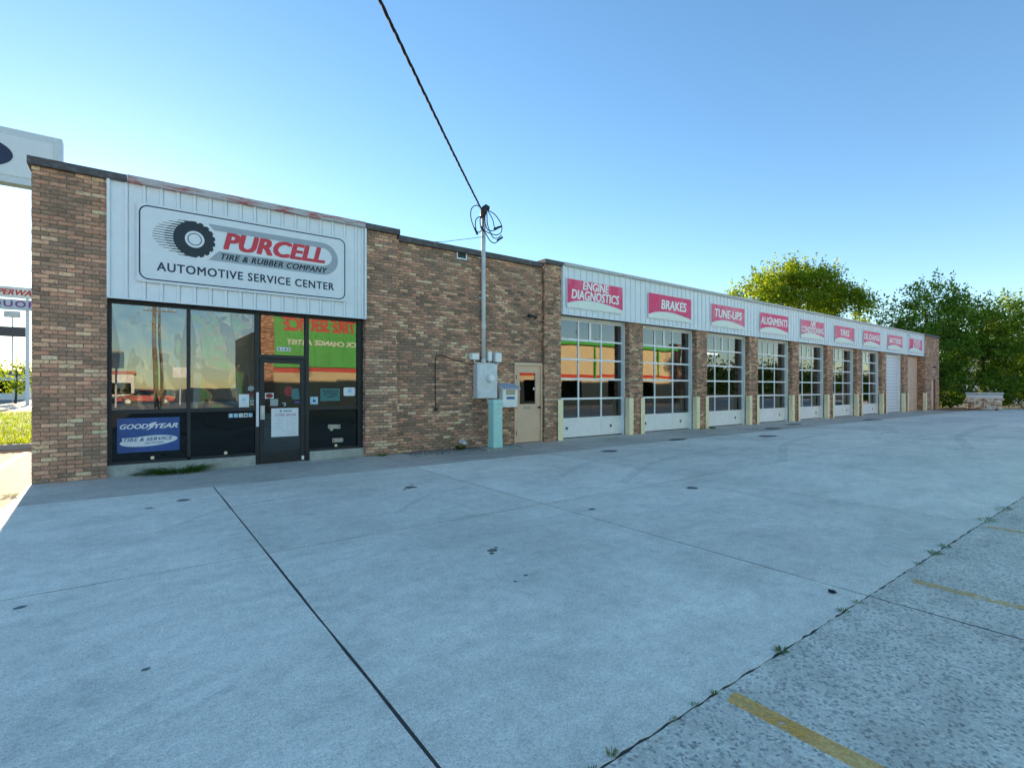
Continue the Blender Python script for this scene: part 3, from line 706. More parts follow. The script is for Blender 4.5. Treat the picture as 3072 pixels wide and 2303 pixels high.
# cream steel corner guards
def guard(x, side_, label):
    t = .010; L = .15
    m = MB()
    if side_ < 0: m.box(x-.055, x+L, FY-.04, FY-.04+t, 0, 1.225).box(x-.055, x-.055+t, FY-.04+t, FY+.14, 0, 1.225).box(x-.055, x+L, FY-.03, FY+.0, 1.205, 1.22)
    else: m.box(x-L, x+.055, FY-.04, FY-.04+t, 0, 1.225).box(x+.055-t, x+.055, FY-.04+t, FY+.14, 0, 1.225).box(x-L, x+.055, FY-.03, FY+.0, 1.205, 1.22)
    obj('corner_guard', m, M['cream'], None, origin=(x, FY, 0), bevel=.004, label=label, cat='corner guard', group='cream corner guards at the bay jambs')
SIGNN = ['ENGINE DIAGNOSTICS', 'BRAKES', 'TUNE-UPS', 'ALIGNMENTS', 'AIR CONDITIONING', 'TIRES', 'OIL CHANGE', 'BATTERIES', 'last red']
for i, (a, b) in enumerate(edges):
    if i != 8: guard(a, 1, 'cream steel corner guard at the left jamb of the bay under the %s sign' % SIGNN[i])
    else: guard(a, 1, 'cream steel corner guard at the left jamb of the tan boarded bay')
    if i == 8: 
        FYs = FY; FY = EY; guard(b, -1, 'cream steel corner guard at the right jamb of the tan boarded bay'); FY = FYs
    else: guard(b, -1, 'cream steel corner guard at the right jamb of the bay under the %s sign' % SIGNN[i])

# ------------------------------------------------------------------ signs
def rrect(x0, x1, z0, z1, r, n=6):
    p = []
    for cx_, cz, a0 in ((x1-r, z0+r, -90), (x1-r, z1-r, 0), (x0+r, z1-r, 90), (x0+r, z0+r, 180)):
        for k in range(n+1): q = R(a0+90*k/n); p.append((cx_+r*math.cos(q), cz+r*math.sin(q)))
    return p
def ring(mb, outer, inner, y):
    n = len(outer); mb.add([(x, y, z) for x, z in outer]+[(x, y, z) for x, z in inner], [(i, (i+1) % n, n+(i+1) % n, n+i) for i in range(n)])
ms = thing('main_sign', (1.88, 11.07, 3.44), 'large white PURCELL tire and rubber sign on the fascia above the shopfront', 'sign')
YF = 11.092
obj('panel', MB().box(.03, 3.73, YF, 11.125, 3.435, 4.84), M['sign_w'], ms)
m = MB(); ring(m, rrect(.062, 3.703, 3.475, 4.795, .14), rrect(.084, 3.681, 3.497, 4.773, .12), YF-.003); obj('border', m, M['navy'], ms)
# tyre emblem
cx, cz, ro = .90, 4.31, .335
tire = []
for k in range(72):
    q = 2*math.pi*k/72; rr_ = ro
    right = math.cos(q-.0) > -.15
    if right and (k % 4) == 0: rr_ = ro*.925
    tire.append((cx+rr_*math.cos(q), cz+rr_*math.sin(q)))
    if right and (k % 4) == 0:
        q2 = 2*math.pi*(k+.9)/72; tire.append((cx+ro*.925*math.cos(q2), cz+ro*.925*math.sin(q2)))
m = MB(); m.flat(tire, YF-.003)
sl = [( .62, .47, .62), ( .78, .33, .55)]
for k in range(15):
    zz = cz+ro*(.94-1.88*k/14); hw = math.sqrt(max(0, ro*ro-(zz-cz)**2))
    xr = cx-hw+.02; ext = .33*math.sqrt(max(.12, 1-((zz-cz)/ro)**2*.85)); th = .0105
    m.flat([(xr-ext, zz-th*.45), (xr-ext*.5, zz-th*.5), (xr-ext*.5, zz+th*.5), (xr-ext, zz+th*.45)], YF-.003)
    m.flat([(xr-ext*.52, zz-th*.95), (xr+.03, zz-th*.95), (xr+.03, zz+th*.95), (xr-ext*.45, zz+th*.95)], YF-.0034)
obj('tire_emblem', m, M['logo_dark'], ms)
m = MB(); circ = lambda r, n=32: [(cx+r*math.cos(2*math.pi*k/n), cz+r*math.sin(2*math.pi*k/n)) for k in range(n)]
m.flat(circ(.155), YF-.005); obj('emblem_hub', m, M['sign_w'], ms)
m = MB(); ring(m, circ(.115), circ(.100), YF-.0065); obj('emblem_ring', m, M['logo_dark'], ms)
# grey racetrack band round the name
outer = [(1.12, 4.645), (3.20, 4.645)] + [(3.21+.335*math.cos(R(q)), 4.304+.341*math.sin(R(q))) for q in range(85, -90, -12)] + [(3.20, 3.963), (1.12, 3.963)]
inner = [(1.215, 4.535), (3.16, 4.535)] + [(3.20+.215*math.cos(R(q)), 4.345+.19*math.sin(R(q))) for q in range(85, -90, -12)] + [(3.16, 4.155), (1.29, 4.155)]
m = MB(); n = len(outer)
m.add([(x, YF-.0025, z) for x, z in outer]+[(x, YF-.0025, z) for x, z in inner], [(i, n+i, n+i+1, i+1) for i in range(n-1)])
obj('grey_band', m, M['logo_grey'], ms)
obj('lettering', MB().text(('PURCELL', .045, .22, 1.0), 1.385, 3.25, 4.215, 4.525, YF-.005), M['logo_red'], ms, label='red PURCELL lettering')
for m in words(('TIRE & RUBBER COMPANY', .03, .3, 1.08), 1.33, 3.315, 4.005, 4.118, YF-.005, .3): obj('lettering', m, M['logo_dark'], ms)
for m in words(('AUTOMOTIVE SERVICE CENTER', .020, 0, 1.12), .325, 3.455, 3.655, 3.81, YF-.005, .3): obj('lettering', m, M['navy'], ms)

SG = [((10.28, 12.75), ['ENGINE', 'DIAGNOSTICS'], 'sred'), ((14.03, 16.52), ['BRAKES'], 'sred'), ((17.82, 20.26), ['TUNE-UPS'], 'sred2'), ((21.49, 24.04), ['ALIGNMENTS'], 'sred'),
      ((25.28, 27.82), ['AIR', 'CONDITIONING'], 'sred2'), ((29.09, 31.6), ['TIRES'], 'sred2'), ((32.91, 35.45), ['OIL CHANGE'], 'sred2'), ((36.74, 39.3), ['BATTERIES'], 'sred2'), ((40.62, 43.2), ['SHOCKS', '& STRUTS'], 'sred')]
tw = {'ENGINE': .46, 'DIAGNOSTICS': .84, 'BRAKES': .58, 'TUNE-UPS': .80, 'ALIGNMENTS': .92, 'AIR': .22, 'CONDITIONING': .94, 'TIRES': .46, 'OIL CHANGE': .93, 'BATTERIES': .80, 'SHOCKS': .55, '& STRUTS': .58}
tc = {'BRAKES': .52, 'DIAGNOSTICS': .50}
for i, ((x0, x1), words, mt) in enumerate(SG):
    z0, z1 = 3.945, 4.82; w = x1-x0; ys = 11.088
    nm = ' '.join(words)
    lab = 'red rectangular fascia sign reading %s in white letters' % nm if i < 8 else 'red fascia sign with two worn lines of lettering at the right end of the fascia'
    s = thing('fascia_sign', ((x0+x1)/2, 11.08, z0), lab, 'sign', 'red service signs along the fascia')
    obj('panel', MB().box(x0, x1, ys+.004, 11.107, z0, z1), M['sign_w'], s)
    arc = [(x0+.03+(w-.03)*k/16, z0+.13+.155*math.sin(math.pi*(k/16)**.8)*1.0) for k in range(17)]
    arc2 = [(x, z-.035) for x, z in arc]
    obj('red_field', MB().flat([(x0+.02, z1-.015), (x0+.02, arc[0][1])][::1] + arc[1:-1] + [(x1-.012, z0+.115), (x1-.012, z1-.015)], ys+.001), M[mt], s)
    obj('swoosh', MB().flat([(x0+.03, z0+.02)] + [(x1-.03, z0+.02)] + arc2[::-1], ys-.0005), M['sswoosh'], s)
    m = MB()
    if len(words) == 1:
        ww = tw[words[0]]*w; c = (x0+x1)/2 + (.08*w if words[0] == 'BRAKES' else 0); m.text((words[0], .034, .12, 1.0), c-ww/2, c+ww/2, 4.32, 4.635, ys-.003)
    else:
        for k, wd in enumerate(words):
            ww = tw[wd]*w; c = (x0+x1)/2+(.08*w if i == 8 else 0); obj('lettering', MB().text((wd, .034, .12, 1.0), c-ww/2, c+ww/2, (4.545, 4.235)[k], (4.785, 4.505)[k], ys-.003), M['stext'], s)
    if len(words) == 1: obj('lettering', m, M['stext'], s)
# small bracket lamp on the fascia end
obj('fascia_bracket', MB().box(40.3, 40.62, 11.06, 11.10, 5.0, 5.03).box(40.3, 40.33, 11.0, 11.06, 4.9, 5.03).box(40.3, 40.62, 11.03, 11.06, 4.88, 4.9), M['steel'], None, origin=(40.45, 11.08, 4.95),
    label='small grey metal bracket on the fascia above the last red sign', cat='bracket')

# ------------------------------------------------------------------ posters and stickers on the glass
YG = 11.386
p = thing('tire_banner', (.22, YG, .39), 'blue GOODYEAR tire and service network banner on the lower left window', 'banner')
obj('panel', MB().box(-.247, .682, YG, YG+.004, .39, 1.01), M['blue'], p)
obj('lettering', MB().text(('GOOD', .03, .3, 1.0), -.205, .20, .815, .90, YG-.002), M['paper'], p); obj('lettering', MB().text(('YEAR', .03, .3, 1.0), .30, .65, .815, .90, YG-.002), M['paper'], p); m = MB()
m.flat([(.17, .775), (.235, .85), (.20, .86), (.225, .905), (.30, .93), (.345, .925), (.30, .905), (.29, .885), (.315, .88), (.27, .85), (.285, .84)], YG-.002)
obj('winged_foot_mark', m, M['paper'], p)
m = MB(); tb = R(5)
m.flat([(.22+.43*math.cos(2*math.pi*k/40), .588+.095*math.sin(2*math.pi*k/40)+.43*math.cos(2*math.pi*k/40)*.065) for k in range(40)], YG-.002); m.flat([(-.18, .655), (-.17, .61), (.1, .60), (.1, .66)], YG-.0022); obj('white_oval', m, M['paper'], p)
m = MB().text(('TIRE & SERVICE', .022, .3, 1.05), -.155, .575, .585, .645, YG-.004, rot=.02); obj('lettering', m, M['blue'], p); obj('lettering', MB().text(('NETWORK', .02, .3, 1.1), .15, .44, .535, .562, YG-.004, rot=.02), M['blue'], p)
YE_ = YG
p = thing('store_hours_sign', (2.53, 11.365, .54), 'white STORE HOURS notice on the entrance door', 'notice')
YS = 11.366
obj('panel', MB().box(2.266, 2.796, YS, YS+.004, .538, 1.13), M['paper'], p)
obj('lettering', MB().text(('STORE HOURS', .01, .12, 1.15), 2.34, 2.75, .965, 1.015, YS-.002), M['pink'], p)
m = MB()
for k, d in enumerate(('Monday', 'Tuesday', 'Wednesday', 'Thursday', 'Friday')):
    z = .905-.052*k; wd = .017*len(d); m.text((d, .0, .2, 1.0), 2.495-wd, 2.495, z, z+.024, YS-.002).text(('7 am', .0, .2, 1.0), 2.55, 2.60, z, z+.022, YS-.002).text(('5:30 pm', .0, .2, 1.0), 2.635, 2.765, z, z+.022, YS-.002)
m.text(('Saturday  Closed', .0, .2, 1.0), 2.49, 2.765, .640, .664, YS-.002).text(('Sunday  Closed', .0, .2, 1.0), 2.52, 2.765, .588, .612, YS-.002); obj('small_print', m, M['greyp'], p, kind='stuff')
m = MB(); m.flat([(2.45+.028*math.cos(k*math.pi/10), 1.070+.028*math.sin(k*math.pi/10)) for k in range(20)], YS-.002); m.flat([(2.50, 1.05), (2.66, 1.05), (2.675, 1.07), (2.66, 1.09), (2.50, 1.09)], YS-.002); obj('printed_logo', m, M['logo_grey'], p)
p = thing('number_plate', (2.51, YG, 2.33), 'small white 5165 street number above the entrance door', 'number')
obj('panel', MB().box(2.378, 2.645, YG-.001, YG+.003, 2.325, 2.405), M['paper'], p); obj('lettering', MB().text(('5165', .012, 0, 1.15), 2.395, 2.63, 2.338, 2.393, YG-.003), M['logo_dark'], p)
p = thing('battery_poster', (3.47, YG, 1.27), 'teal battery poster on the window right of the door', 'poster')
obj('panel', MB().box(3.258, 3.683, YG, YG+.003, 1.267, 1.541), M['stick_teal'], p); obj('lettering', MB().text(('INTERSTATE\nBATTERIES', .02, .3, 1.0), 3.30, 3.65, 1.40, 1.50, YG-.002), M['logo_dark'], p); obj('battery_mark', MB().flat([(3.34, 1.345), (3.47, 1.37), (3.62, 1.395), (3.5, 1.35)], YG-.002), M['logo_dark'], p)
def sticker(name, poly, mat, label, y=YG, cat='sticker', extra=None):
    p = thing(name, (sum(q[0] for q in poly)/len(poly), y, min(q[1] for q in poly)), label, cat)
    obj('panel', MB().prism(poly, y, y+.003), mat, p)
    if extra:
        for nm, pl, mm in extra: obj(nm, MB().flat(pl, y-.002), mm, p)
    return p
def rc(x0, x1, z0, z1): return [(x0, z0), (x1, z0), (x1, z1), (x0, z1)]
def el_(cx_, cz_, a, b, n=20): return [(cx_+a*math.cos(2*math.pi*k/n), cz_+b*math.sin(2*math.pi*k/n)) for k in range(n)]
sticker('sticker', rrect(3.765, 4.026, 1.374, 1.564, .03, 3), M['paper'], 'white rounded placard at the right edge of the window right of the door', extra=[('print', rc(3.86, 3.945, 1.45, 1.53), M['stick_blue'])])
sticker('sticker', rc(3.042, 3.207, 1.199, 1.36), M['stick_blue'], 'pale blue square decal in the lower corner of the window right of the door', extra=[('print', [(3.10, 1.25), (3.16, 1.25), (3.17, 1.27), (3.13, 1.28), (3.14, 1.31), (3.11, 1.31)], M['logo_dark'])])
sticker('sticker', rc(1.673, 1.858, 1.165, 1.427), M['paper'], 'white paper sheet on the window just left of the entrance door', extra=[('print', el_(1.76, 1.32, .035, .03), M['stick_blue'])])
sticker('sticker', [(1.835, 1.51), (1.87, 1.49), (1.92, 1.50), (1.955, 1.53), (1.94, 1.58), (1.88, 1.60), (1.84, 1.57)], M['stick_grey'], 'small round grey decal above the stack of card stickers', extra=None)
for k in range(4): sticker('sticker', rc(1.872, 1.95, 1.205+.06*k, 1.25+.06*k), M[('buff', 'stick_grey', 'stick_teal', 'stick_red')[k]], ('lowest buff', 'grey second lowest', 'teal second highest', 'topmost red')[k]+' card sticker in the stack beside the entrance door')
sticker('sticker', rc(2.147, 2.312, 1.335, 1.449), M['paper'], 'white sticker with a red oval on the entrance door', y=YS, extra=[('print', el_(2.23, 1.392, .072, .048), M['stick_red'])])
sticker('sticker', rc(2.246, 2.397, 1.181, 1.325), M['stick_grey'], 'pale grey square notice above the store hours notice', y=YS)
sticker('sticker', el_(2.60, 1.49, .085, .11), M['stick_red'], 'round red decal on the entrance door glass', y=YS+.002)
sticker('sticker', [(2.68, 1.31), (2.82, 1.31), (2.835, 1.36), (2.81, 1.43), (2.80, 1.53), (2.73, 1.545), (2.66, 1.52), (2.67, 1.44), (2.65, 1.38)], M['stick_teal'], 'shield shaped teal decal beside the round red decal', y=YS-.003)
sticker('sticker', rc(2.722, 2.831, 1.24, 1.262), plain('sticker_violet', (.12, .12, .6), .5), 'thin violet strip decal near the right stile of the door', y=YS)
sticker('sticker', rc(2.47, 2.55, 1.17, 1.245), M['black'], 'small dark decal with a white curl above the notice', y=YS, extra=[('print', [(2.51, 1.175), (2.525, 1.175), (2.53, 1.195), (2.55, 1.195), (2.55, 1.21), (2.52, 1.21)], M['paper']), ('print', rc(2.475, 2.545, 1.228, 1.24), M['paper'])])
for k, (l, mm) in enumerate((('f', 'stick_blue'), ('', 'stick_blue'), ('', 'paper'), ('', 'paper'), ('in', 'stick_blue'))):
    x = 1.495+.088*k
    sticker('social_icon', rc(x, x+.072, .965, 1.045), M[mm], ['first blue icon with a letter f', 'second plain pale blue icon', 'middle white icon with a blue bird mark', 'fourth white icon with a dark ring', 'last blue icon with letters in'][k]+' in the row under the left window rail', cat='decal',
            extra=([('print', [(x+.03, .968), (x+.045, .968), (x+.045, 1.0), (x+.058, 1.0), (x+.058, 1.012), (x+.045, 1.012), (x+.045, 1.022), (x+.058, 1.022), (x+.058, 1.035), (x+.03, 1.035)], M['paper'])] if l == 'f' else [('print', el_(x+.036, 1.0, .022, .02), M['stick_blue'] if k == 2 else M['logo_dark'])] if k in (2, 3) else None))
for x, lab in ((.265, 'small pale round knob below the blue tire banner'), (1.444, 'small pale round knob at the foot of the second window'), (3.595, 'small pale round knob at the foot of the window right of the door')):
    sticker('knob', el_(x, .275, .032, .032, 8), M['cream'], lab, cat='knob')
sticker('sticker', [(3.419, .66), (3.47, .66), (3.46, .62), (3.51, .60), (3.545, .652), (3.688, .645), (3.692, .735), (3.425, .748)], M['buff'], 'torn buff label on the dark lower window right of the door', extra=[('print', rc(3.44, 3.45, .68, .73), M['black']), ('print', rc(3.65, 3.665, .67, .72), M['black']), ('print', rc(3.50, 3.515, .675, .735), M['greyp'])])
sticker('sticker', rc(3.517, 3.753, .345, .435), M['buff'], 'straight buff label low on the dark window right of the door', extra=[('print', rc(3.535, 3.555, .36, .41), M['black']), ('print', rc(3.62, 3.64, .36, .42), M['greyp']), ('print', rc(3.71, 3.72, .36, .42), M['greyp'])])
p = thing('side_door_decal', (9.17, 11.29, 1.5), 'small white round sticker on the glass of the tan side door', 'sticker'); obj('panel', MB().prism(el_(9.185, 1.53, .032, .04, 14), 11.292, 11.295), M['paper'], p)

# ------------------------------------------------------------------ electrical service
WY = 11.27
ma = thing('service_mast', (7.39, 11.18, 2.2), 'tall grey conduit service mast with black weatherhead rising above the roof', 'conduit')
obj('pipe', MB().tube([(7.39, 11.19, 2.18), (7.39, 11.19, 6.05)], .056, 14), M['pipe'], ma, smooth=True)
obj('coupling', MB().tube([(7.39, 11.19, 3.12), (7.39, 11.19, 3.25)], .064, 14), M['pipe'], ma)
obj('coupling', MB().tube([(7.39, 11.19, 2.2), (7.39, 11.19, 2.32)], .066, 14), M['pipe'], ma)
for z in (3.93, 4.98): obj('strap', MB().box(7.29, 7.49, 11.245, 11.268, z-.016, z+.016).tube([(7.39, 11.19, z-.016), (7.39, 11.19, z+.016)], .061, 14), M['steel'], ma)
wh = [(7.37, 11.19, 6.02), (7.37, 11.185, 6.10), (7.375, 11.17, 6.18), (7.40, 11.13, 6.26), (7.43, 11.10, 6.29), (7.455, 11.08, 6.27), (7.465, 11.07, 6.23)]
obj('weatherhead', MB().tube(wh, [.06, .075, .088, .096, .09, .07, .03], 14), M['black'], ma, smooth=True)
def bez(p, n=14):
    p = [Vector(q) for q in p]; out = []
    P = [p[0]*2-p[1]] + p + [p[-1]*2-p[-2]]
    for i in range(1, len(P)-2):
        for k in range(n):
            t = k/n; a, b, c, d = P[i-1], P[i], P[i+1], P[i+2]
            out.append(.5*((2*b)+(-a+c)*t+(2*a-5*b+4*c-d)*t*t+(-a+3*b-3*c+d)*t**3))
    out.append(p[-1]); return out
loops = [[(7.46, 11.08, 6.22), (7.62, 11.0, 6.12), (7.80, 10.98, 5.92), (7.83, 10.98, 5.72), (7.70, 11.02, 5.60), (7.52, 11.06, 5.62), (7.40, 11.1, 5.66), (7.25, 11.1, 5.72)],
         [(7.46, 11.08, 6.2), (7.55, 11.0, 5.98), (7.62, 11.0, 5.78), (7.75, 11.0, 5.83)],
         [(7.44, 11.1, 6.15), (7.40, 11.02, 5.85), (7.48, 11.0, 5.62), (7.58, 11.0, 5.50), (7.72, 11.0, 5.52), (7.84, 11.0, 5.62)],
         [(7.36, 11.1, 6.1), (7.28, 11.0, 5.98), (7.17, 11.0, 5.98), (7.03, 11.0, 5.86), (7.03, 11.0, 5.62), (7.12, 11.0, 5.56), (7.23, 11.0, 5.68), (7.27, 11.0, 5.95), (7.24, 11.0, 6.14)],
         [(7.22, 11.0, 6.20), (7.05, 11.0, 6.24), (6.90, 11.0, 6.12), (6.88, 11.0, 5.90), (6.97, 11.0, 5.66), (7.08, 11.0, 5.50)],
         [(7.25, 11.0, 6.12), (7.16, 11.0, 5.9), (7.2, 11.0, 5.68), (7.32, 11.0, 5.58), (7.48, 11.0, 5.40), (7.62, 11.0, 5.37), (7.72, 11.0, 5.44), (7.86, 11.0, 5.56)],
         [(7.27, 11.0, 6.05), (7.33, 11.02, 5.85), (7.42, 11.02, 5.68), (7.6, 11.0, 5.70), (7.82, 11.0, 5.84)]]
for l in loops: obj('lead_wire', MB().tube(bez(l, 8), .013, 6), M['wire'], ma, smooth=True)
for a, b in (((6.99, 11.0, 5.66), (7.08, 11.0, 5.49)), ((7.70, 11.0, 5.45), (7.87, 11.0, 5.565)), ((7.60, 11.0, 5.74), (7.83, 11.0, 5.845)), ((7.18, 11.0, 5.72), (7.24, 11.0, 5.66))):
    obj('splice', MB().tube([a, b], .027, 7), M['wire'], ma)
# twisted service drop running over the lot towards a pole behind the camera
drop0, drop1, drop2 = Vector((7.22, 11.0, 6.14)), Vector((2.72, 6.35, 6.72)), Vector((-14.5, -11.5, 9.3))
def dropc(t):
    u = t; return drop0*(1-u)+drop2*u + Vector((0, 0, -1.05*4*u*(1-u)*.62))
sd_ = thing('service_drop_cable', tuple(drop0), 'black twisted overhead service cable dropping from the sky to the mast', 'cable')
N = 320
for k in range(3):
    pts = []
    for i in range(N+1):
        t = i/N; p_ = dropc(t); ph = t*2*math.pi*46+k*2.094; d = (dropc(min(1, t+.004))-dropc(max(0, t-.004))).normalized(); a_ = d.cross(Vector((0, 0, 1))).normalized(); b_ = d.cross(a_)
        pts.append(p_ + (a_*math.cos(ph)+b_*math.sin(ph))*.011)
    obj('strand', MB().tube(pts, .0155 if k else .013, 6), M['wire'], sd_, smooth=True)
# guy wire to the roof
obj('guy_wire', MB().tube([(7.37, 11.13, 5.52), (6.4, 11.6, 5.33), (5.3, 12.2, 5.28)], .007, 5), M['wire'], None, origin=(7.37, 11.13, 5.5), label='thin wire running from the mast to the roof edge', cat='wire')
mb_ = thing('meter_box', (7.42, 11.18, 1.28), 'large galvanised electric meter box with round glass meter on the brick wall', 'meter')
obj('cabinet', MB().box(7.115, 7.745, 11.06, 11.262, 1.28, 2.18), M['steel'], mb_, bevel=.008)
obj('cabinet_cover', MB().box(7.135, 7.725, 11.052, 11.0595, 1.30, 2.16), M['steel'], mb_)
obj('meter_ring', MB().tube([(7.50, 11.052, 1.80), (7.50, 11.02, 1.80)], [.12, .115], 24), M['steel'], mb_, smooth=False)
obj('meter_glass', MB().tube([(7.50, 11.02, 1.80), (7.50, 10.94, 1.80), (7.50, 10.92, 1.80)], [.10, .098, .07], 24), M['plastic'], mb_)
obj('pipe', MB().tube([(7.48, 11.15, 1.28), (7.48, 11.15, 1.22)], .02, 8), M['pipe'], mb_)
for (x0, x1, z0, z1, lab) in ((6.99, 7.225, 2.285, 2.455, 'left small square grey junction box above the meter box'), (7.50, 7.63, 2.265, 2.52, 'slim white box right beside the mast above the meter box'), (7.735, 7.94, 2.245, 2.50, 'right grey telephone box above the meter box')):
    t = thing('junction_box', ((x0+x1)/2, 11.2, z0), lab, 'junction box', 'small boxes above the meter box')
    obj('case', MB().box(x0, x1, 11.13, 11.262, z0, z1), M['plastic'], t, bevel=.012); obj('lid', MB().box(x0+.012, x1-.012, 11.118, 11.1295, z0+.012, z1-.012), M['plastic'], t, bevel=.004)
    cxx = (x0+x1)/2; obj('lead', MB().tube(bez([(cxx, 11.18, z0), (cxx, 11.18, z0-.06), ((cxx+7.42)/2, 11.18, 2.205), (7.42, 11.18, 2.19)], 6), .014, 6), M['plastic'], t)
obj('wall_cable', MB().tube(bez([(7.12, 11.25, 2.17), (6.75, 11.255, 2.22), (6.30, 11.255, 2.34), (6.08, 11.255, 2.36), (6.005, 11.255, 2.26), (6.0, 11.255, 1.7), (6.01, 11.255, 1.06)], 8), .011, 6).box(5.96, 6.05, 11.22, 11.262, .985, 1.06), M['black'], None,
    origin=(6.0, 11.26, 1.0), label='black cable looping down the brick wall left of the meter', cat='cable')
# teal utility pedestal on its pad
pd = thing('utility_pedestal', (7.40, 10.62, 0), 'tall slim teal utility pedestal standing in front of the brick wall', 'pedestal')
px0, px1, py0, py1 = 7.28, 7.575, 10.56, 10.84
def taper(z0, z1, a0, a1): 
    cx_, cy_ = (px0+px1)/2, (py0+py1)/2; w, d = (px1-px0)/2, (py1-py0)/2
    return MB().add([(cx_+sx*w*a, cy_+sy*d*a, z) for z, a in ((z0, a0), (z1, a1)) for sx, sy in ((-1, -1), (1, -1), (1, 1), (-1, 1))], [(0, 3, 2, 1), (4, 5, 6, 7), (0, 1, 5, 4), (1, 2, 6, 5), (2, 3, 7, 6), (3, 0, 4, 7)])
obj('body', taper(.035, 1.16, .97, .97), M['teal'], pd, bevel=.03)
obj('cap', taper(1.145, 1.26, 1.05, .99), M['teal'], pd, bevel=.02)
obj('skirt', taper(.03, .23, 1.0, 1.0), M['teal'], pd, bevel=.02)
obj('label', MB().box(7.45, 7.50, 10.560, 10.563, .80, 1.05), M['paper'], pd); obj('label_mark', MB().box(7.457, 7.494, 10.556, 10.559, 1.0, 1.03).box(7.465, 7.485, 10.556, 10.559, .88, .92), M['greyp'], pd)
obj('pad', MB().prismz([(7.0, 10.42), (7.95, 10.35), (8.1, 10.75), (7.7, 11.0), (7.1, 10.98)], .004, .035), M['curb'], pd)
# white night drop box with striped awning
nb = thing('key_drop_box', (8.18, 11.15, 1.03), 'white key drop box with blue striped awning beside the tan door', 'drop box')
obj('case', MB().box(7.925, 8.425, 11.06, 11.262, 1.03, 1.58), M['plastic'], nb, bevel=.012)
obj('awning', MB().add([(7.91, 11.262, 1.68), (8.44, 11.262, 1.68), (8.46, 10.98, 1.55), (7.89, 10.98, 1.55), (7.89, 10.98, 1.52), (8.46, 10.98, 1.52), (7.91, 11.262, 1.52), (8.44, 11.262, 1.52)], [(0, 3, 2, 1), (3, 4, 5, 2), (0, 6, 4, 3), (1, 2, 5, 7), (6, 7, 5, 4)]), M['plastic'], nb)
for k in range(7):
    x0 = 7.915+k*.079; a = 11.26; m = MB().add([(x0, 11.26, 1.683), (x0+.036, 11.26, 1.683), (x0+.034, 10.978, 1.553), (x0-.006, 10.978, 1.553), (x0-.006, 10.9775, 1.522), (x0+.034, 10.9775, 1.522)], [(0, 3, 2, 1), (3, 4, 5, 2)]); obj('stripe', m, M['stripe_blue'], nb)
obj('instruction_plate', MB().box(8.03, 8.33, 11.05, 11.059, 1.365, 1.50), M['buff'], nb); obj('blue_label', MB().box(8.05, 8.32, 11.054, 11.0595, 1.25, 1.315), M['stripe_blue'], nb)
# white PVC stub and wall lamps
obj('drain_pipe', MB().tube([(6.76, 11.27, .17), (6.76, 11.10, .165)], .062, 16, False).tube([(6.76, 11.10, .165), (6.76, 11.27, .17)], .048, 16, False).tube([(6.76, 11.16, .165), (6.76, 11.2, .165)], .0475, 12), M['plastic'], None, origin=(6.76, 11.27, .1), label='white plastic pipe stub low in the brick wall', cat='pipe')
for x, z, yf, lab in ((8.93, 3.58, 11.27, 'dark wall lamp on a short arm above the tan door'), (45.1, 3.02, EY, 'dark wall lamp on the brick pier at the far right end')):
    t = thing('wall_lamp', (x, yf, z), lab, 'lamp')
    obj('arm', MB().tube([(x+.3, yf, z-.01), (x+.16, yf-.08, z+.02), (x+.05, yf-.13, z+.01)], .018, 7), M['black'], t)
    obj('lamp_head', MB().tube([(x+.12, yf-.10, z+.02), (x+.02, yf-.15, z+.0), (x-.09, yf-.20, z-.015), (x-.14, yf-.22, z-.02)], [.022, .05, .06, .035], 10), M['black'], t, smooth=True)
    obj('wall_plate', MB().tube([(x+.3, yf, z-.01), (x+.3, yf-.02, z-.01)], .05, 12), M['black'], t)

# ------------------------------------------------------------------ interior glimpses
def lamp_tube(x, y, z, label):
    t = NT('tube_light'); t.b.inputs['Emission Color'].default_value = (1, .96, .86, 1); t.b.inputs['Emission Strength'].default_value = 2.2; t.col((.8, .8, .8))
    o = thing('fluorescent_light', (x, y, z), label, 'light'); obj('housing', MB().box(x-.65, x+.65, y-.09, y+.09, z, z+.06), M['white_door'], o); obj('tube', MB().tube([(x-.6, y, z-.025), (x+.6, y, z-.025)], .02, 8), t.m, o)
lamp_tube(23.4, 14.6, 3.30, 'lit fluorescent light seen through the bay under the ALIGNMENTS sign')
lamp_tube(14.9, 15.2, 3.55, 'lit fluorescent light seen through the bay under the ENGINE DIAGNOSTICS sign')
for x, y, lab in ((11.6, 14.2, 'ENGINE DIAGNOSTICS'), (15.6, 14.6, 'BRAKES'), (23.0, 14.4, 'ALIGNMENTS')):
    t = thing('tool_cabinet', (x, y, .012), 'dim tool cabinet inside the bay under the %s sign' % lab, 'cabinet', 'tool cabinets inside the bays')
    obj('body', MB().box(x-.45, x+.45, y-.25, y+.25, .1, 1.05), M['stick_red'], t, bevel=.01)
    for k in range(5): obj('drawer', MB().box(x-.42, x+.42, y-.265, y-.251, .15+.17*k, .30+.17*k), M['stick_red'], t)
    for sx in (-.4, .4): obj('caster', MB().tube([(x+sx, y-.12, .056), (x+sx, y+.12, .056)], .044, 10), M['black'], t)

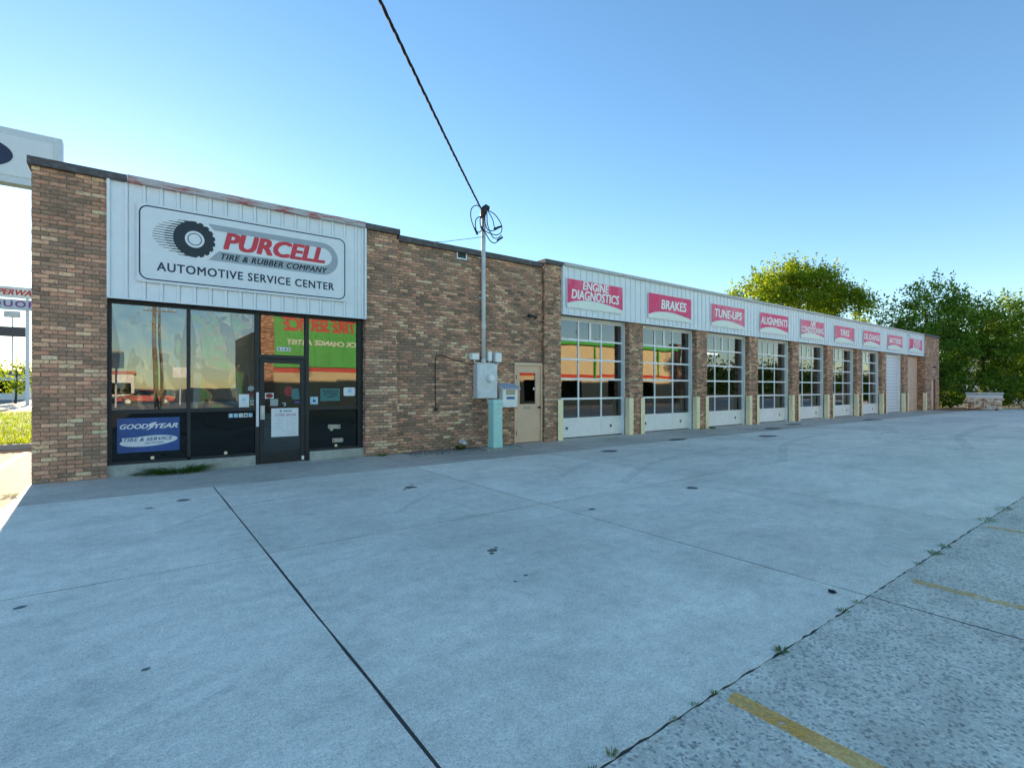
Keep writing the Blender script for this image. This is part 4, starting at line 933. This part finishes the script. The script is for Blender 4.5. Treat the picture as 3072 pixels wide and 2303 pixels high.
# ================================================================== VEGETATION
def rot_rand(n):
    q = rng.normal(size=(n, 4)); q /= np.linalg.norm(q, axis=1)[:, None]; w, x, y, z = q.T
    return np.stack([np.stack([1-2*(y*y+z*z), 2*(x*y+z*w), 2*(x*z-y*w)], 1), np.stack([2*(x*y-z*w), 1-2*(x*x+z*z), 2*(y*z+x*w)], 1)], 1)   # two axes
def leaves(cent, size, asp=.55):
    n = len(cent); ax = rot_rand(n); s = (size*rng.uniform(.6, 1.3, n))[:, None]
    a, b = ax[:, 0]*s, ax[:, 1]*s*asp
    V = np.stack([cent-a, cent-b, cent+a, cent+b], 1).reshape(-1, 3); return V, np.arange(n*4).reshape(n, 4)
def crown_points(lobes, per, clump_r, nclump):
    """lobes: (cx,cy,cz,rx,ry,rz). Leaves gather in clumps near the lobes' shells, uneven and with gaps"""
    P = []
    for (cx_, cy_, cz_, rx, ry, rz) in lobes:
        k = int(nclump*(rx*ry*rz)**(2/3)/4)+6
        d = rng.normal(size=(k, 3)); d /= np.linalg.norm(d, axis=1)[:, None]; r = rng.uniform(.35, 1.0, k)**.5*rng.uniform(.85, 1.12, k)
        c = np.array([cx_, cy_, cz_]) + d*r[:, None]*np.array([rx, ry, rz])
        for q in c:
            m = int(per*rng.uniform(.4, 1.5)); sp = clump_r*rng.uniform(.6, 1.3)
            pts = q + rng.normal(size=(m, 3))*np.array([sp, sp, sp*.7]); P.append(pts)
    return np.concatenate(P)
def sprigs(lobes, k, length, per):
    P = []
    for (cx_, cy_, cz_, rx, ry, rz) in lobes:
        for _ in range(k):
            d = rng.normal(size=3); d[2] = abs(d[2])+.3; d /= np.linalg.norm(d); s = np.array([cx_, cy_, cz_])+d*np.array([rx, ry, rz])*.95
            g_ = d*.6+np.array([0, 0, .8]); g_ /= np.linalg.norm(g_); L = length*rng.uniform(.5, 1.4); t = rng.uniform(0, 1, per)
            P.append(s+g_[None]*t[:, None]*L+rng.normal(size=(per, 3))*.09)
    return np.concatenate(P)
def tree(name, base, height, lobes, mat, label, leaf=.12, per=110, clump=.42, ncl=26, spr=10, cat='tree', group=None, trunk_r=.22):
    t = thing(name, base, label, cat, group); bx, by, bz = base
    m = MB(); h0 = height*.42
    m.tube([(bx, by, bz-.1), (bx+.05, by, bz+h0*.5), (bx+.1, by+.05, bz+h0), (bx+.1, by+.1, bz+height*.75)], [trunk_r*1.2, trunk_r, trunk_r*.8, trunk_r*.25], 9)
    obj('trunk', m, M['bark'], t, smooth=True)
    m = MB()
    for (cx_, cy_, cz_, rx, ry, rz) in lobes:
        s = Vector((bx+.1, by+.05, bz+h0*random.uniform(.6, 1.2))); e = Vector((cx_, cy_, cz_+rz*.5)); md = s.lerp(e, .5)+Vector((0, 0, -.3))
        m.tube([s, md, e], [trunk_r*.5, trunk_r*.3, .02], 6)
        for _ in range(5):
            q = Vector((cx_+rx*random.uniform(-.8, .8), cy_+ry*random.uniform(-.8, .8), cz_+rz*random.uniform(-.3, .95))); m.tube([md.lerp(e, random.random()), q], [.05, .012], 4)
    obj('limb', m, M['bark'], t)
    P = crown_points(lobes, per, clump, ncl)
    if spr: P = np.concatenate([P, sprigs(lobes, spr, 1.1, 16)])
    P = P[P[:, 2] > .05]
    V, F = leaves(P, leaf); V = V - np.array(base); me = npmesh('crown', V, F); obj('crown', me, mat, t)
    return t
tree('broadleaf_tree', (50.8, 22.5, 0), 13, [(50.8, 22.3, 9.6, 4.6, 3.6, 3.6), (46.8, 24.3, 8.8, 3.2, 3, 2.7), (54.5, 19.8, 8.2, 3.0, 2.6, 2.8), (49.2, 23.3, 11.2, 2.6, 2.4, 2.2), (52.2, 21.4, 11.0, 2.6, 2.4, 2.2), (51, 22, 6.2, 4.5, 3.5, 2.5)],
     M['leafC'], 'large round tree rising behind the white fascia with sunlit yellow green left side', per=130, ncl=30, spr=26, trunk_r=.3)
tree('broadleaf_tree', (53.5, 13.4, 0), 10.5, [(53.0, 13.2, 7.4, 2.7, 2.4, 2.9), (51.2, 14.6, 5.4, 2.2, 2, 2.4), (55.6, 11.8, 6.6, 2.6, 2.2, 2.5), (53.8, 12.8, 4.2, 3.2, 2.6, 2.4), (51.6, 14.4, 2.9, 2.2, 2, 1.9)],
     M['leafB'], 'airy dark green tree beside the far end of the building', per=100, ncl=28, spr=26)
tree('broadleaf_tree', (57.2, 10.6, 0), 9.5, [(57.0, 10.6, 6.2, 2.6, 2.3, 2.3), (59.6, 9.2, 6.6, 2.5, 2.2, 2.4), (56.4, 10.6, 3.6, 2.8, 2.4, 2.2), (59.6, 9.0, 3.8, 2.4, 2.2, 2.0)],
     M['leafA'], 'green tree with yellowish leaves at the right edge behind the dumpster', per=100, ncl=28, spr=20)
tree('broadleaf_tree', (63, 8.2, 0), 9.5, [(62.6, 8.4, 6.6, 2.8, 2.4, 2.8), (65.4, 6.8, 6.2, 2.8, 2.4, 2.6), (63.4, 8, 3.6, 3.0, 2.4, 2.2)], M['leafA'], 'farther green tree cut by the right edge of the picture', per=90, ncl=24, spr=16)
tree('broadleaf_tree', (63, 22.0, 0), 8.6, [(63, 22, 6.2, 3.6, 2.6, 2.3), (67, 19, 5.2, 3.2, 2.6, 2.0)], M['leafC'], 'low distant tree top between the two large trees', per=50, ncl=22, spr=8)
def shrub(base, rx, rz, mat, label, per=55, ncl=30, leaf=.12):
    t = thing('shrub', base, label, 'shrub', 'shrubs along the far edge of the lot'); x, y, z = base
    m = MB()
    for _ in range(9): q = random.uniform(0, 6.28); m.tube([(x, y, -.05), (x+rx*.5*math.cos(q), y+rx*.5*math.sin(q), rz*.9), (x+rx*.8*math.cos(q), y+rx*.8*math.sin(q), rz*1.5)], [.03, .02, .006], 5)
    obj('stem', m, M['bark'], t)
    P = crown_points([(x, y, rz*.95, rx, rx*.8, rz)], per, .3, ncl); P = P[P[:, 2] > .03]; V, F = leaves(P, leaf); obj('foliage', npmesh('foliage', V-np.array(base), F), mat, t)
shrub((48.7, 13.6, 0), 1.7, 2.1, M['leafB'], 'dark shrub against the brick end wall of the building')
shrub((51.5, 11.4, 0), 1.6, 1.3, M['leafB'], 'dark shrub behind the left half of the dumpster')
shrub((52.8, 9.6, 0), 1.6, 1.45, M['leafA'], 'dense shrub behind the right half of the dumpster')
shrub((53.8, 7.6, 0), 1.6, 1.2, M['leafA'], 'low green shrub just right of the dumpster')
shrub((55.4, 6.0, 0), 1.7, 1.3, M['leafB'], 'dark shrub at the right edge of the lot')
shrub((57.4, 4.4, 0), 1.8, 1.3, M['leafA'], 'outermost shrub along the right edge of the lot')
for q, (x, y) in enumerate(((50.6, 15.6), (53.6, 12.4), (56, 9.6), (58.4, 7.4), (61, 5.2))):
    shrub((x, y, 0), 1.9, 1.9, M['leafB'], ['deep shrub in the dark gap left of the dumpster', 'tall shrub under the airy dark green tree', 'tall shrub in the second row right of the dumpster', 'tall shrub in the second row near the right edge', 'hindmost tall shrub at the right edge'][q], per=80, ncl=34, leaf=.14)
# grey-blue house behind the trees
hs_ = thing('house', (80, 12, 0), 'pale house wall showing between the leaves at the right edge', 'house')
obj('wall', MB().box(76, 90, 8.0, 16, -.05, 4.4), M['siding'], hs_)
for k in range(14): obj('siding_board', MB().box(75.97, 75.998, 8.0, 16, .2+.3*k, .47+.3*k), M['siding'], hs_)
obj('roof', MB().prism([(75.4, 4.35), (90.6, 4.35), (83, 7.4)], 7.5, 16.5), M['roof'], hs_)
obj('window', MB().box(75.93, 75.96, 11, 12.4, 1.2, 2.6), M['glass_dark'], hs_)
# weeds
def weed(x, y, z, n, r, hgt, mat, label, sx=1.0, lean=.7):
    if y < 2: n = int(n*.6); r *= .75; hgt *= .55
    t = thing('weed', (x, y, z), label, 'weed', 'weeds in the joints and along the wall')
    V = []; F = []
    for _ in range(n):
        a = random.uniform(0, 6.283); rr_ = r*math.sqrt(random.random())*.6; bx, by = rr_*math.cos(a)*sx, rr_*math.sin(a)
        L = hgt*.7*random.uniform(.4, 1.2); d = random.uniform(.2, lean)*r*1.4; b = random.uniform(0, 6.283); ex, ey = bx+d*math.cos(a)*sx, by+d*math.sin(a)
        w = (.04+.05*random.random())*hgt*.5+.0012; ux, uy = -math.sin(b)*w, math.cos(b)*w; k = len(V)
        V += [(bx-ux*.4, by-uy*.4, 0), (bx+ux*.4, by+uy*.4, 0), ((bx+ex)/2+ux, (by+ey)/2+uy, L*.75), ((bx+ex)/2-ux, (by+ey)/2-uy, L*.75), (ex, ey, L)]
        F += [(k, k+1, k+2, k+3), (k+3, k+2, k+4)]
    me = bpy.data.meshes.new('leaves'); me.from_pydata(V, [], F); obj('leaves', me, mat, t)
weed(.66, 11.13, 0, 620, .36, .17, M['weed'], 'wide green weed patch at the foot of the left shop window', 1.5)
weed(.12, 11.18, 0, 130, .16, .07, M['weed'], 'small flat weed left of the wide green patch', 1.4)
weed(4.55, 11.06, 0, 90, .12, .10, M['weed'], 'small weed at the foot of the brick pier right of the shopfront')
weed(5.15, 11.18, 0, 40, .10, .06, M['weedp'], 'thin pale weed by the brick wall left of the drain pipe')
weed(6.62, 11.06, 0, 160, .16, .15, M['weed'], 'green weed tuft under the white drain pipe')
weed(3.75, 11.18, 0, 60, .2, .05, M['weedp'], 'dry weeds along the curb under the window right of the door', 1.8)
weed(17.75, 11.0, 0, 120, .14, .11, M['weed'], 'weed at the corner guard left of the TUNE-UPS bay')
weed(16.95, 11.02, 0, 60, .12, .07, M['weed'], 'small weed at the corner guard right of the BRAKES bay')
weed(1.62, 1.47, 0, 70, .036, .06, M['weedp'], 'pale leafy weed in the joint at the bottom edge of the picture')
weed(1.48, 1.44, 0, 60, .04, .05, M['weed'], 'small green weed left of the pale leafy weed in the joint')
weed(2.02, 1.455, 0, 40, .03, .035, M['weedp'], 'tiny pale weed in the joint before the yellow line')
weed(2.20, 1.455, 0, 50, .03, .03, M['weed'], 'tiny green weed in the joint before the yellow line')
weed(2.36, 1.45, 0, 50, .03, .03, M['weed'], 'tiny weed at the end of the bold yellow line')
weed(3.05, 1.45, 0, 110, .06, .06, M['weed'], 'green weed in the joint halfway between the two near yellow lines')
weed(3.95, 1.45, 0, 80, .06, .045, M['weed'], 'low weed in the joint just before the dark cross joint')
weed(4.2, 1.45, 0, 60, .05, .035, M['weed'], 'low weed touching the dark cross joint')
weed(5.55, 1.45, 0, 60, .05, .04, M['weed'], 'small weed in the joint beyond the second yellow line')
weed(6.0, 1.45, 0, 110, .09, .07, M['weed'], 'bushy weed in the joint beyond the second yellow line')
weed(6.35, 1.45, 0, 80, .08, .06, M['weed'], 'second bushy weed in the joint near the right edge')
weed(8.0, 1.45, 0, 120, .14, .07, M['weed'], 'long weed in the joint beyond the third yellow line', 1.6)
weed(8.9, 1.45, 0, 120, .14, .06, M['weed'], 'farthest weed in the joint by the right edge', 1.6)
weed(-1.42, 10.1, 0, 60, .10, .06, M['weedp'], 'pale sunlit weed by the left corner of the building')
# gravel at the wall foot: small stones, too many to count
k = 1500; c = np.stack([rng.uniform(5.1, 8.3, k), 11.22-np.abs(rng.normal(0, .34, k)), np.full(k, .004)], 1); c = c[c[:, 1] > 10.2]
s = rng.uniform(.006, .017, len(c)); tet = np.array([(1, 0, 0), (-.4, .9, 0), (-.6, -.8, 0), (.1, .1, .9)])
V = (c[:, None]+tet[None]*s[:, None, None]*rng.uniform(.7, 1.3, (len(c), 4, 1))).reshape(-1, 3); F = (np.arange(len(c))[:, None, None]*4+np.array([(0, 1, 3), (1, 2, 3), (2, 0, 3)])[None]).reshape(-1, 3)
obj('gravel', npmesh('gravel', V, F), M['asphalt'], None, label='loose dark gravel at the foot of the brick wall', cat='gravel', kind='stuff')
# grass blades on the verge seen left of the building
k = 26000; c = np.stack([rng.uniform(-9, 1, k), 17.95+rng.uniform(0, 1, k)**1.7*24, np.full(k, .10)], 1); hh = rng.uniform(.05, .14, k); a = rng.uniform(0, 6.283, k); ln = rng.uniform(0, .08, k)
wv = np.stack([np.cos(a)*.012, np.sin(a)*.012, 0*a], 1); tip = c+np.stack([np.sin(a)*ln, np.cos(a)*ln, hh], 1)
V = np.stack([c-wv, c+wv, tip], 1).reshape(-1, 3); obj('grass', npmesh('grass', V, np.arange(k*3).reshape(k, 3)), M['leafC'], None, label='sunlit green grass on the verge left of the building', cat='grass', kind='stuff')

# ================================================================== DUMPSTER
dc = Vector((48.3, 8.85, 0)); du = thing('dumpster', tuple(dc), 'white dumpster with heavy rust and a lid at the far end of the lot', 'dumpster')
du.rotation_euler = (0, 0, R(-80))
t = NT('rusty_white'); p_ = t.pos(); n1 = t.noise(t.scl(p_, (1, 1, 2.4)), 2.6, 7, .7, .6); n2 = t.noise(p_, 9, 5, .7)
c = t.mix(t.ramp(n1, [(.44, 0.0), (.52, 1.0)]), (.86, .80, .70), (.70, .46, .28)); c = t.mix(t.ramp(n1, [(.52, 0.0), (.60, 1.0)]), c, (.26, .06, .035)); c = t.mix(t.ramp(n2, [(.55, 0.0), (.75, .5)]), c, (.30, .20, .14)); t.col(c).rough(.7); M['rust'] = t.m
M['rust2'] = m_peel('dumpster_white', (.80, .79, .77), (.30, .10, .06), .60, 2)
def dpart(name, m, mat, bevel=0):
    me = bpy.data.meshes.new(name); me.from_pydata(m.v, [], m.f); o = obj(name, me, mat, du, bevel=bevel); return o
m = MB().add([(-.86, -.62, .08), (.86, -.62, .08), (.86, .62, .08), (-.86, .62, .08), (-.92, -.78, .86), (.92, -.78, .86), (.92, .62, .86), (-.92, .62, .86)], [(0, 3, 2, 1), (4, 5, 6, 7), (0, 1, 5, 4), (1, 2, 6, 5), (2, 3, 7, 6), (3, 0, 4, 7)])
dpart('body', m, M['rust'], .01)
dpart('upper_band', MB().box(-.94, .94, -.80, .64, .84, 1.12), M['rust2'], .01)
dpart('lid', MB().box(-1.0, 1.0, -.86, .70, 1.14, 1.22), M['rust2'], .015)
dpart('rim', MB().box(-.97, .97, -.83, .67, 1.10, 1.138), M['coping'])
for x in (-.55, 0, .55): dpart('rib', MB().box(x-.03, x+.03, -.80, -.60, .10, .84), M['rust'])
for sx in (-1, 1): dpart('lift_sleeve', MB().box(sx*.94-.07, sx*.94+.07, -.55, .45, .70, .82), M['rust'])
for sx in (-.6, .6): dpart('skid', MB().box(sx-.08, sx+.08, -.6, .6, 0.0, .10), M['coping'])

# ================================================================== LEFT BACKGROUND
ps = thing('pole_sign', (-8.2, 35, 0), 'tall white pole sign in a grey frame with a dark oval at the left edge', 'sign')
obj('cabinet', MB().box(-13.4, -3.0, 35, 35.7, 11.72, 14.42), M['steel'], ps)
obj('face', MB().box(-13.1, -3.36, 34.97, 34.999, 12.08, 14.06), M['sign_w'], ps)
obj('oval', MB().prism(el_(-6.55, 13.05, 1.72, .80, 36), 34.94, 34.968), M['navy'], ps)
obj('post', MB().box(-8.5, -8.0, 35.1, 35.6, 0, 11.72), M['steel'], ps)
ls = thing('liquor_sign', (-7.3, 60, 0), 'distant stacked road sign with red and purple lettering on a grey post', 'sign')
obj('post', MB().tube([(-7.42, 60.2, 0), (-7.42, 60.2, 10.2)], .13, 10), M['steel'], ls); obj('post', MB().tube([(-12.2, 60.2, 0), (-12.2, 60.2, 10.2)], .13, 10), M['steel'], ls)
obj('panel', MB().box(-12.9, -6.1, 59.8, 60.05, 9.22, 10.15), M['o_white'], ls); obj('panel', MB().box(-12.9, -6.1, 59.8, 60.05, 8.20, 9.08), M['siding'], ls)
obj('lettering', MB().text(('SUPERWASH', .03, .3, 1.0), -9.95, -6.3, 9.43, 9.92, 59.78), M['o_red'], ls); obj('lettering', MB().text(('LIQUORS', .02, 0, 1.2), -10.45, -6.35, 8.33, 8.96, 59.78), plain('purple', (.22, .03, .25), .5), ls)
bb = thing('billboard', (-11, 80, 0), 'wide dark billboard back in the far left background', 'billboard')
obj('panel', MB().box(-18, -9.93, 80, 80.3, 7.4, 8.5), M['coping'], bb); obj('post', MB().tube([(-12.5, 80.2, 0), (-12.5, 80.2, 7.5)], .2, 8), M['steel'], bb); obj('post', MB().tube([(-16.5, 80.2, 0), (-16.5, 80.2, 7.5)], .2, 8), M['steel'], bb)
sb = thing('small_road_sign', (-11.1, 82, 0), 'small grey sign board hanging among wires in the far left background', 'sign')
obj('panel', MB().box(-12.1, -10.7, 82, 82.2, 9.75, 10.5), M['pipe'], sb); obj('post', MB().tube([(-11.4, 82.3, 0), (-11.4, 82.3, 9.8)], .08, 8), M['steel'], sb)
for z, lab in ((10.2, 'upper'), (9.3, 'middle'), (4.5, 'lowest')):
    obj('overhead_wire', MB().tube([(-60+2*i, 84, z+.0005*(i-30)**2) for i in range(60)], .025, 4), M['wire'], None, origin=(-10, 84, z), label=lab+' thin utility wire crossing the bright sky at far left', cat='wire')
fb_ = thing('far_building', (-15, 92, 0), 'low pale commercial building in the far left background', 'building')
obj('wall', MB().box(-34, -11.5, 92, 104, -.05, 3.4), M['o_white'], fb_); obj('roof', MB().box(-34.4, -11.1, 91.6, 104.4, 3.4, 3.8), M['roof'], fb_)
for x in (-31, -27, -23, -19, -15): obj('window', MB().box(x, x+2.2, 91.95, 91.99, .9, 2.5), M['glass_dark'], fb_)
tree('broadleaf_tree', (-9.5, 70, 0), 4.6, [(-9.5, 70, 2.9, 1.6, 1.5, 1.5), (-8.6, 70.5, 2.0, 1.3, 1.2, 1.1)], M['leafC'], 'small backlit tree beside the distant road sign', leaf=.14, per=40, ncl=14, spr=4, trunk_r=.09)
tree('broadleaf_tree', (-12.6, 74, 0), 4.4, [(-12.6, 74, 2.8, 1.9, 1.5, 1.4)], M['leafC'], 'small backlit tree at the left edge of the picture', leaf=.14, per=40, ncl=14, spr=4, trunk_r=.09)

# ================================================================== ACROSS THE LOT (seen reflected in the windows)
OY = -10.0
ob = thing('opposite_tire_shop', (26, OY, 0), 'green and tan tire shop with red stripe seen reflected in the windows', 'building')
obj('wall', MB().box(6.6, 46.0, OY-14, OY, -.02, 5.35), M['o_tan'], ob)
obj('stripe', MB().box(6.62, 45.98, OY+.002, OY+.03, 2.55, 2.80), M['o_red'], ob)
obj('eave', MB().box(19, 46.4, OY-14.3, OY+.5, 5.42, 5.66), M['o_green'], ob)
obj('sign_fascia', MB().box(6.6, 19, OY-2, OY+.22, 2.84, 7.1), M['o_green'], ob)
for x in np.arange(7.2, 19, .9): obj('fascia_rib', MB().box(x, x+.05, OY+.221, OY+.26, 2.86, 4.9), M['o_green'], ob)
for a_, b_ in ((5.9, 6.58), (46.0, 46.9)):
    q = obj('pilaster', MB().box(a_+.01, b_-.01, OY-.6, OY+.34, -.02, 6.2), M['mortar'], ob); brickstuff(lay(b_-a_, 0, 6.2), (b_, OY+.35, 0), (-1, 0, 0), (0, 1, 0), q)
obj('lettering', MB().text(('A TIRE SERVICE', .05, .2, 1.0), 7.1, 12.3, 5.05, 5.85, OY+.23, flip=True), M['o_red'], ob)
obj('lettering', MB().text(('QUICK CHANGE ARTIST', .03, 0, 1.0), 7.3, 12.4, 4.12, 4.48, OY+.27, flip=True), M['o_white'], ob)
obj('downspout', MB().box(34.0, 34.12, OY+.01, OY+.18, 2.5, 5.35), M['o_green'], ob); obj('downspout', MB().box(43.2, 43.34, OY+.01, OY+.18, 2.5, 5.35), M['o_green'], ob)
for x in (21, 25.5, 30, 36, 40): obj('window', MB().box(x, x+2.4, OY+.004, OY+.03, .5, 2.2), M['glass_dark'], ob)
def pole(x, y, hgt, label, arms=(.93,)):
    t = thing('utility_pole', (x, y, 0), label, 'utility pole', 'utility poles behind the camera')
    obj('shaft', MB().tube([(x, y, -.1), (x, y, hgt)], [.13, .09], 10), M['wood'], t)
    for a_ in arms:
        obj('crossarm', MB().box(x-1.2, x+1.2, y-.06, y+.06, hgt*a_-.06, hgt*a_+.06), M['wood'], t)
        for sx in (-1.05, -.5, .5, 1.05): obj('insulator', MB().tube([(x+sx, y, hgt*a_+.06), (x+sx, y, hgt*a_+.2)], [.05, .035], 8), M['plastic'], t)
pole(-14.6, -11.6, 9.5, 'near utility pole carrying the service cable', (.9,))
pole(1.05, -15.5, 10.5, 'tall utility pole reflected in the left shop window', (.93, .84))
pole(1.9, -32, 9.0, 'shorter utility pole with one crossarm reflected in the left shop window')
wb = thing('roadside_store', (-8, -75, 0), 'low pale store reflected near the bottom of the left shop window', 'building')
obj('wall', MB().box(-24, 0, -83, -75, -.05, 3.8), M['o_white'], wb); obj('roof', MB().box(-24.4, .4, -83.4, -74.6, 3.8, 4.2), M['o_red'], wb)
for x in (-22, -17, -12, -7, -3): obj('window', MB().box(x, x+2.6, -74.99, -74.95, .6, 2.4), M['glass_dark'], wb)
k = 60000; c2 = np.stack([rng.uniform(150, 520, k), rng.uniform(-72, -60, k), np.abs(rng.normal(0, 3.6, k))], 1); c = np.stack([rng.uniform(45, 190, k), rng.uniform(-62, -54, k), np.abs(rng.normal(0, 3.2, k))], 1); c = np.concatenate([c, np.stack([rng.uniform(-120, -24, k//3), rng.uniform(-75, -65, k//3), np.abs(rng.normal(0, 3.0, k//3))], 1)])
c = np.concatenate([c, c2]); V, F = leaves(c, .5); obj('woodland', npmesh('woodland', V, F), M['leafD'], None, label='dark far tree line reflected in the bay windows', cat='woodland', kind='stuff')

for x, y, w, z0, z1, lab, mt in ((-1.2, -30, 1.1, 3.2, 4.6, 'white board sign on a post reflected low in the left shop window', 'o_white'), (3.4, -34, 1.3, 2.6, 3.6, 'pale board sign beside the utility pole reflected in the left shop window', 'sign_w'), (-3.6, -40, 1.6, 4.2, 5.6, 'tall red board sign reflected at the left side of the left shop window', 'o_red')):
    t = thing('road_sign', (x, y, 0), lab, 'sign', 'road signs behind the camera')
    obj('board', MB().box(x-w/2, x+w/2, y-.08, y+.08, z0, z1), M[mt], t); obj('post', MB().tube([(x, y, 0), (x, y, z0)], .07, 8), M['steel'], t)
# red car parked in the sun behind the camera
def car(x, y, label):
    t = thing('parked_car', (x, y, 0), label, 'car'); w = .86
    red = M['o_red']
    body = [(-2.2, .34), (-2.25, .60), (-2.05, .80), (-1.2, .90), (1.35, .92), (2.1, .84), (2.25, .62), (2.2, .34)]
    obj('body', MB().prism([(x+a, b) for a, b in body], y-w, y+w), red, t, bevel=.06)
    cab = [(-1.25, .90), (-.55, 1.38), (.75, 1.42), (1.45, .92)]
    m = MB(); n = 4; m.add([(x+a, y-w*.95, b) if b < 1 else (x+a, y-w*.78, b) for a, b in cab]+[(x+a, y+w*.95, b) if b < 1 else (x+a, y+w*.78, b) for a, b in cab], [(0, 1, 2, 3), (7, 6, 5, 4), (0, 4, 5, 1), (1, 5, 6, 2), (2, 6, 7, 3)])
    obj('cabin', m, M['glass_dark'], t); obj('roof', MB().box(x-.58, x+.78, y-w*.8, y+w*.8, 1.385, 1.44), red, t, bevel=.02)
    for sx in (-1.4, 1.4):
        for sy in (-1, 1):
            o = obj('wheel', MB().tube([(x+sx, y+sy*(w-.2), .33), (x+sx, y+sy*(w+.02), .33)], .33, 18), M['black'], t); obj('rim', MB().tube([(x+sx, y+sy*(w+.021), .33), (x+sx, y+sy*(w+.03), .33)], .21, 14), M['steel'], o)
    for sy in (-.6, .6): obj('headlight', MB().box(x+2.2, x+2.27, y+sy-.18, y+sy+.18, .62, .76), M['plastic'], t)
    for sy in (-.6, .6): obj('tail_light', MB().box(x-2.27, x-2.2, y+sy-.18, y+sy+.18, .62, .76), M['stick_red'], t)
car(.9, -38, 'red parked car reflected at the bottom of the left shop window')

m = MB().add([(0, 0, .004), (.05, .01, .03), (.02, .06, .035), (.075, .05, .004), (.03, -.03, .02), (-.02, .04, .015)], [(0, 1, 2), (1, 3, 2), (0, 4, 1), (0, 2, 5)])
m.v = [(a*.7+4.22, b*.7+1.62, c*.7) for a, b, c in m.v]
obj('litter_scrap', m, M['black'], None, origin=(4.22, 1.62, 0), label='small black crumpled scrap on the concrete near the dark cross joint', cat='litter')
